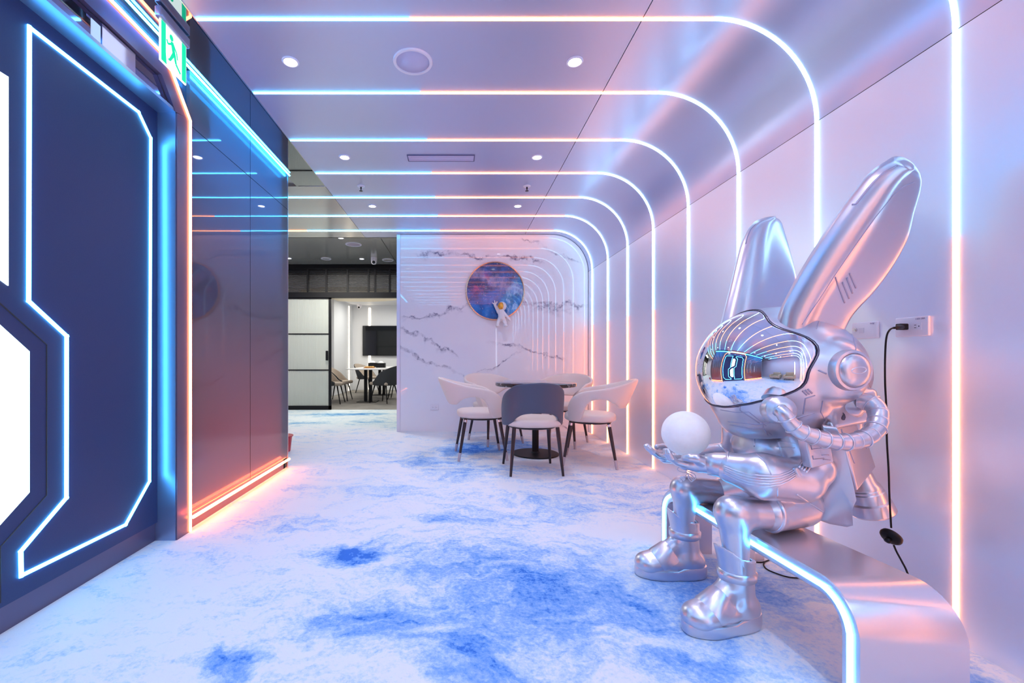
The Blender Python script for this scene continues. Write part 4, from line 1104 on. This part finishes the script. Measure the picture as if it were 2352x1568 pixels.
# ear cups
for s_ in (-1, 1):
    c_ = hp(-.050, s_*.272, -.008); ax = (L_*s_); Mx = ax.to_track_quat('Z', 'Y').to_matrix()
    e_ = MB().lathe(c_, [(.072, -.03), (.072, .018), (.069, .026), (.061, .028), (.058, .024), (.056, .030), (.050, .037), (.03, .043), (0, .045)], 40, Mx).build('ear_cup', SILVER, rb, True, 35)
    MB().tube([c_+ax*.042+(F_*cos(a)*.026+(U_*.94+F_*.3)*sin(a)*.012) for a in [2*pi*i/20 for i in range(20)]], .003, 6, closed=True).build('oval_mark', SILVER3, e_, True)
# ---- ears
def rabbit_ear(lead, trail, Tm, nrm, name='rabbit_ear'):
    """lead / trail: rows of points from base to tip; airfoil section between them"""
    n = 40; keepn = None; Lp = smooth_pts([tuple(p) for p in lead], 8); Tp = smooth_pts([tuple(p) for p in trail], 8); rows = []
    for i in range(len(Lp)):
        a, b = Vector(Lp[i]), Vector(Tp[i]); ch = b-a; ax = (Vector(Lp[min(i+1, len(Lp)-1)])-Vector(Lp[max(i-1, 0)])).normalized()
        nn = ch.normalized().cross(ax).normalized() if ch.length > 1e-4 else nrm
        if nn.dot(nrm) < 0: nn = -nn
        s_ = i/(len(Lp)-1)
        if s_ > .80 and keepn: nn = keepn
        else: keepn = nn
        tk = Tm*min(1, math.sqrt(max(0, 1-s_)*6+.001)) if s_ > .83 else Tm
        row = []
        for k in range(n):
            u = 2*pi*k/n; cc = (1-cos(u))/2; sg_ = 1 if sin(u) >= 0 else -1
            th_ = interp([0, .02, .06, .12, .2, .28, .36, .42, .5, .8, .93, .98, 1], [0, .42, .72, .92, 1, .93, .70, .52, .42, .34, .26, .15, 0], cc)
            th_ *= min(1, ch.length/(2.2*tk)) if tk > 0 else 1
            row.append(a+ch*cc+nn*(sg_*th_*tk))
        rows.append([tuple(v) for v in row])
    return MB().grid(rows, closed_u=True, caps=True).build(name, SILVER, rb, True)
def dep(f, a, b): return a+(b-a)*f
rowsN = [((1790, 760), (1885, 815), 0.0), ((1798, 712), (1925, 785), .06), ((1826, 655), (1958, 725), .2), ((1862, 592), (2010, 668), .36), ((1903, 528), (2052, 610), .52), ((1950, 462), (2084, 548), .68),
         ((1990, 412), (2098, 490), .82), ((2020, 386), (2110, 446), .90), ((2046, 373), (2114, 418), .95), ((2066, 368), (2112, 400), .98), ((2080, 366), (2106, 387), 1.0), ((2089, 368), (2099, 377), 1.01)]
def earpts(rows_, ya, yb, dt):
    l = [P(*a, dep(f, ya, yb)) for a, b, f in rows_]; t_ = [P(*b, dep(f, ya, yb)+dt) for a, b, f in rows_]; return l, t_
l, t_ = earpts(rowsN, 1.64, 1.455, .035)
eN = rabbit_ear(l, t_, .047, Vector((.3, -1, -.2)))
rowsF = [((1655, 760), (1790, 760), 0.0), ((1665, 715), (1822, 735), .10), ((1680, 655), (1832, 690), .28), ((1694, 598), (1829, 640), .48), ((1706, 556), (1820, 600), .64), ((1720, 526), (1810, 565), .78),
         ((1736, 509), (1800, 533), .90), ((1755, 500), (1793, 512), .97), ((1768, 497), (1786, 502), 1.0)]
l, t_ = earpts(rowsF, 1.95, 2.14, .05)
eF = rabbit_ear(l, t_, .045, Vector((-.2, -1, .2)))
for o, lab in ((eN, 'near silver ear with engraved slits'), (eF, 'far silver ear')): o['label'] = lab
# engraved lines on the ears
te = bvh(eN)
seams('engraved_line', [([(1842, 745), (1880, 690), (1920, 628), (1965, 562), (2010, 500), (2050, 450), (2075, 428), (2100, 418)], .0016),
                        ([(1918, 636), (1940, 695)], .0030), ([(1935, 648), (1950, 685)], .0032), ([(1945, 638), (1958, 673)], .0032), ([(1951, 627), (1966, 661)], .0032),
                        ([(1957, 470), (1966, 468), (1985, 445), (2005, 420), (2030, 396), (2060, 381)], .0034)], te, SILVER2, eN, .002)
te2 = bvh(eF)
seams('engraved_line', [([(1713, 560), (1716, 545), (1724, 527), (1735, 515)], .003)], te2, SILVER2, eF, .002)
# panel lines of helmet and jaw
th_ = bvh(hm)
for one_line in [([(1655, 941), (1690, 947), (1720, 946), (1760, 978)], .002), ([(1700, 928), (1700, 942), (1745, 972)], .0022), ([(1645, 932), (1697, 935)], .0015),
                     ([(1676, 975), (1720, 983), (1755, 983), (1764, 999)], .0026), ([(1753, 968), (1753, 982), (1772, 998)], .002), ([(1672, 968), (1740, 975), (1830, 960), (1870, 948)], .0022),
                     ([(1845, 950), (1850, 915), (1872, 908)], .0026), ([(1843, 897), (1853, 907)], .0032), ([(1849, 895), (1859, 905)], .0032), ([(1855, 893), (1865, 903)], .0032),
                     ([(1880, 850), (1898, 858)], .003), ([(1875, 755), (1882, 735), (1900, 740)], .002), ([(1935, 745), (1958, 770), (1966, 800), (1962, 830)], .0022),
                     ([(1890, 920), (1885, 945), (1895, 965)], .002)]: seams('panel_line', [one_line], th_, SILVER2, hm, .002)
# small flame-shaped mark on the jaw side
fm = [(1933, 958), (1937, 952), (1935, 946), (1940, 951), (1942, 958), (1940, 964), (1936, 965), (1933, 962)]
vv = []
for x_, y_ in fm:
    d = (P(x_, y_, 1)-Vector((0, 0, 1))).normalized(); h_ = th_.ray_cast(Vector((0, 0, 1)), d)
    if h_[0]: vv.append(h_[0]+h_[1]*.0012)
if len(vv) > 3: MB().add([tuple(v) for v in vv], [tuple(range(len(vv)))]).build('flame_mark', mat('flame_ink', (.08, .07, .11), .5), hm)

# ---- body details: seams, ribs, chest zip
seams('suit_seam', [([(1738, 1042), (1758, 1062), (1772, 1090)], .0022), ([(1786, 1120), (1787, 1142)], .003), ([(1788, 1013), (1828, 1018)], .0018), ([(1783, 1026), (1826, 1028)], .0018),
                    ([(1733, 1000), (1732, 1026)], .0035), ([(1640, 1012), (1662, 1032)], .002), ([(1830, 1135), (1890, 1175)], .0035)], tb_, SILVER3, bd, .002)
ribs = []
for k in range(5):
    ribs.append(([(1663, 1070+k*4.2), (1680, 1077+k*4.8), (1700, 1084+k*5.4), (1720, 1089+k*5.8), (1745, 1092+k*6), (1770, 1093+k*6), (1792, 1090+k*5.8), (1812, 1083+k*5.4), (1828, 1074+k*5.0)], .0030))
seams('sleeve_ribbing', ribs, tb_, SILVER3, bd, .003, .0, 8)
ribs = [([(1835+k*5.5, 1073+k*4), (1845+k*6, 1058+k*3)], .0036) for k in range(4)]
seams('sleeve_ribbing', ribs, tb_, SILVER3, bd, .003, .0, 8)
# buckle between the ribbings, shoulder pouch
def facing_box(px, py, Y, hw, hh, hd, roll, name, m, nrm=Vector((.25, -1, .1)), bev=.006):
    q = (-nrm).to_track_quat('Y', 'Z').to_matrix() @ Matrix.Rotation(roll, 3, 'Y')
    c_ = P(px, py, Y); return MB().cbox(c_, (hw, hd, hh), q, bev).build(name, m, rb, True, 35), q, c_
facing_box(1832, 1087, 1.520, .0085, .024, .008, R(-28), 'buckle', SILVER)
pc_, q, c_ = facing_box(1872, 1030, 1.535, .048, .057, .018, R(-10), 'shoulder_pouch', SILVER, Vector((.18, -1, .05)))
pc_['label'] = 'flat square pouch on the upper arm'
def ploc(u, v): return c_+q @ Vector((u, -.019, v))
mb = MB()
for ln in ([(-.034, .035), (-.034, .008), (.02, .002), (.030, .008)], [(.034, .03), (.034, .0)], [(-.036, -.014), (-.036, -.026), (.008, -.034)], [(.002, -.020), (.030, -.026)], [(.004, -.036), (.032, -.044)]):
    mb.tube([ploc(*p_) for p_ in ln], .0018, 6)
mb.build('pouch_relief', SILVER2, pc_, True)

# ---- breathing hose with rings
path = [(1790, 941, 1.500), (1800, 950, 1.485), (1815, 972, 1.480), (1836, 990, 1.475), (1862, 1000, 1.470), (1890, 1009, 1.465), (1920, 1014, 1.465), (1952, 1014, 1.470), (1985, 1006, 1.48), (2008, 988, 1.495), (2017, 962, 1.515), (2013, 938, 1.535), (1998, 924, 1.555), (1975, 920, 1.58)]
hpth = smooth_pts([tuple(P(*p_)) for p_ in path], 10); m_ = len(hpth)
cum = [0]
for a, b in zip(hpth[:-1], hpth[1:]): cum.append(cum[-1]+math.dist(a, b))
NR = 15; rad = []
for i in range(m_):
    s_ = cum[i]/cum[-1]*NR; f = s_-math.floor(s_); base = interp([0, .1, .5, .85, 1], [.023, .0255, .027, .029, .031], cum[i]/cum[-1])
    rad.append(base*(.93+.09*(f)) if f > .08 else base*1.05)
hose = MB().tube(hpth, rad, 20).build('breathing_hose', SILVER, rb, True)
mb = MB()
for j in range(1, NR):
    s_ = j/NR*cum[-1]; i = int(np.searchsorted(cum, s_)); i = min(max(i, 1), m_-2); d = Vector(hpth[i+1])-Vector(hpth[i-1]); d.normalize(); a = d.orthogonal().normalized(); b = d.cross(a)
    mb.tube([Vector(hpth[i])+(a*cos(u)+b*sin(u))*(rad[i]*1.02) for u in [2*pi*k/20 for k in range(20)]], .0022, 6, closed=True)
mb.build('hose_ring', SILVER3, hose, True)
d = (Vector(hpth[3])-Vector(hpth[0])).normalized(); Mx = Vector((-.35, -1, .12)).normalized().to_track_quat('Z', 'Y').to_matrix()
MB().lathe(P(1793, 941, 1.53), [(.050, -.05), (.049, .0), (.043, .010), (.036, .012), (.030, .022), (.022, .026)], 32, Mx).build('hose_socket', SILVER, rb, True, 50)
Mx = Vector((.75, -.6, .0)).normalized().to_track_quat('Z', 'Y').to_matrix()
MB().lathe(P(1955, 925, 1.62), [(.056, -.07), (.056, .015), (.048, .028), (.036, .034), (.030, .045)], 32, Mx).build('hose_socket', SILVER, rb, True, 50)

# ---- backpack, fins and thruster
bk = [rbx((1.50, 1.80, .80), (.065, .15, .19), .045), (ell((1.545, 1.80, .93), (.10, .15, .15)), .03), (rbx((1.485, 1.80, .66), (.05, .12, .09), .03), .03)]
bp_ = sdf('backpack', bk, (1.36, 1.58, .52), (1.68, 2.02, 1.12), .006, .03, SILVER, rb)
tbk = bvh(bp_)
seams('panel_line', [([(1975, 850), (1992, 870), (2003, 900)], .002)], tbk, SILVER2, bp_, .002)
def slab(pts, thick, nrm, name, m, cv=0):
    """curved plate from a polygon outline given as 3-D points, with real thickness"""
    nrm = Vector(nrm).normalized(); n = len(pts); c_ = sum((Vector(p) for p in pts), Vector())/n
    rows = []
    for f, o__ in ((0, .5), (.92, .5), (.985, .38), (1, 0), (.985, -.38), (.92, -.5), (0, -.5)):
        rows.append([tuple(c_+(Vector(p)-c_)*f+nrm*(thick*o__)) for p in pts])
    return MB().grid(rows, closed_u=True).build(name, m, rb, True, 60)
fin = [P(1888, 975, 1.60), P(1920, 980, 1.58), P(1935, 1008, 1.565), P(1946, 1060, 1.56), P(1958, 1110, 1.56), P(1966, 1148, 1.565), P(1960, 1160, 1.57), P(1956, 1170, 1.575), P(1958, 1207, 1.59), P(1945, 1210, 1.595), P(1905, 1203, 1.62), P(1868, 1190, 1.64), P(1880, 1130, 1.64), P(1890, 1070, 1.63), P(1888, 1020, 1.62)]
slab(fin, .014, (-.35, -1, 0), 'side_fin', SILVER)['label'] = 'hanging side fin of the backpack'
wing = [P(1905, 970, 1.60), P(1962, 962, 1.66), P(1975, 980, 1.67), P(1990, 1020, 1.67), P(2007, 1072, 1.67), P(1985, 1100, 1.64), P(1965, 1125, 1.60), P(1955, 1090, 1.57), P(1940, 1035, 1.565)]
wg = slab(wing, .014, (.85, -1, .1), 'side_fin', SILVER)
wg['label'] = 'outer fin of the backpack, lit orange'
tw = bvh(wg)
seams('engraved_line', [([(1932, 985), (1940, 1010)], .003), ([(1947, 1025), (1962, 1063)], .003), ([(1962, 966), (1990, 1030)], .0018)], tw, SILVER2, wg, .003)
a_ = (P(2004, 1180, 1.67)-P(1975, 1095, 1.67)).normalized(); Mx = a_.to_track_quat('Z', 'Y').to_matrix()
tz = MB().lathe(P(1972, 1080, 1.69), [(.030, -.04), (.035, .0), (.042, .05), (.050, .062), (.050, .070), (.053, .073), (.053, .082), (.056, .085), (.058, .12), (.066, .125), (.072, .165), (.068, .172), (.062, .165), (.04, .10), (0, .09)], 40, Mx).build('thruster_nozzle', SILVER, rb, True, 35)
MB().lathe(Vector(P(1972, 1080, 1.69))+Vector((0, .28, 0)), [(.030, -.04), (.035, .0), (.042, .05), (.050, .062), (.050, .070), (.053, .073), (.053, .082), (.056, .085), (.058, .12), (.066, .125), (.072, .165), (.068, .172), (.062, .165), (.04, .10), (0, .09)], 40, Mx).build('thruster_nozzle', SILVER, rb, True, 35)
# neck collar
MB().lathe((1.235, 1.80, .715), [(.10, -.02), (.105, .0), (.10, .02)], 32).build('collar', SILVER, rb, True)

# ---- moon lamp in the hands, with its cable
ml = thing('moon_lamp', 'white moon-textured ball resting in the statue hands', 'lamp', tuple(BC))
def m_moon():
    t = NT('moon_plastic'); c = t.coord(); n1 = t.noise(c, 14, 6, .6); vo = t.n('ShaderNodeTexVoronoi', i_Scale=18.0); t.set(vo, 'Vector', c)
    h = t.math('ADD', n1, t.math('MULTIPLY', t.rng(vo.outputs['Distance'], .1, .35), .35)); t.bump(h, .22, .01)
    t.p(col=t.ramp(n1, [(.3, (.80, .78, .80)), (.7, (.93, .91, .92))]), rough=.6); t.b.inputs['Emission Color'].default_value = (.95, .93, 1, 1); t.b.inputs['Emission Strength'].default_value = .12; return t.m
MB().ell((0, 0, 0), (BR, BR, BR), 48, 28).build('globe', m_moon(), ml, True)
cb = lambda px, py, Y: tuple(P(px, py, Y)-BC)
cpts = [cb(1578, 1050, 1.845), cb(1577, 1068, 1.82), cb(1576, 1078, 1.80), cb(1562, 1073, 1.79), cb(1556, 1076, 1.79), cb(1558, 1081, 1.79), cb(1570, 1085, 1.79), cb(1579, 1086, 1.79), cb(1590, 1093, 1.79), cb(1593, 1101, 1.79), cb(1588, 1105, 1.79), cb(1582, 1099, 1.79), cb(1579, 1088, 1.79), cb(1574, 1079, 1.79),
        cb(1582, 1083, 1.785), cb(1594, 1088, 1.785), cb(1598, 1097, 1.785), cb(1592, 1102, 1.785), cb(1584, 1095, 1.785), cb(1580, 1088, 1.785), cb(1575, 1092, 1.785), cb(1571, 1095, 1.785)]
MB().tube(smooth_pts(cpts, 6), .0021, 6).build('charging_cable', WPLAS, ml, True)['label'] = 'looped white cable under the hand'
Mr = Matrix.Rotation(R(42), 3, 'Y')
MB().cbox(cb(1568, 1098, 1.785), (.009, .005, .006), Mr, .002).cbox(cb(1562.5, 1103, 1.785), (.006, .004, .004), Mr).build('usb_plug', WPLAS, ml)
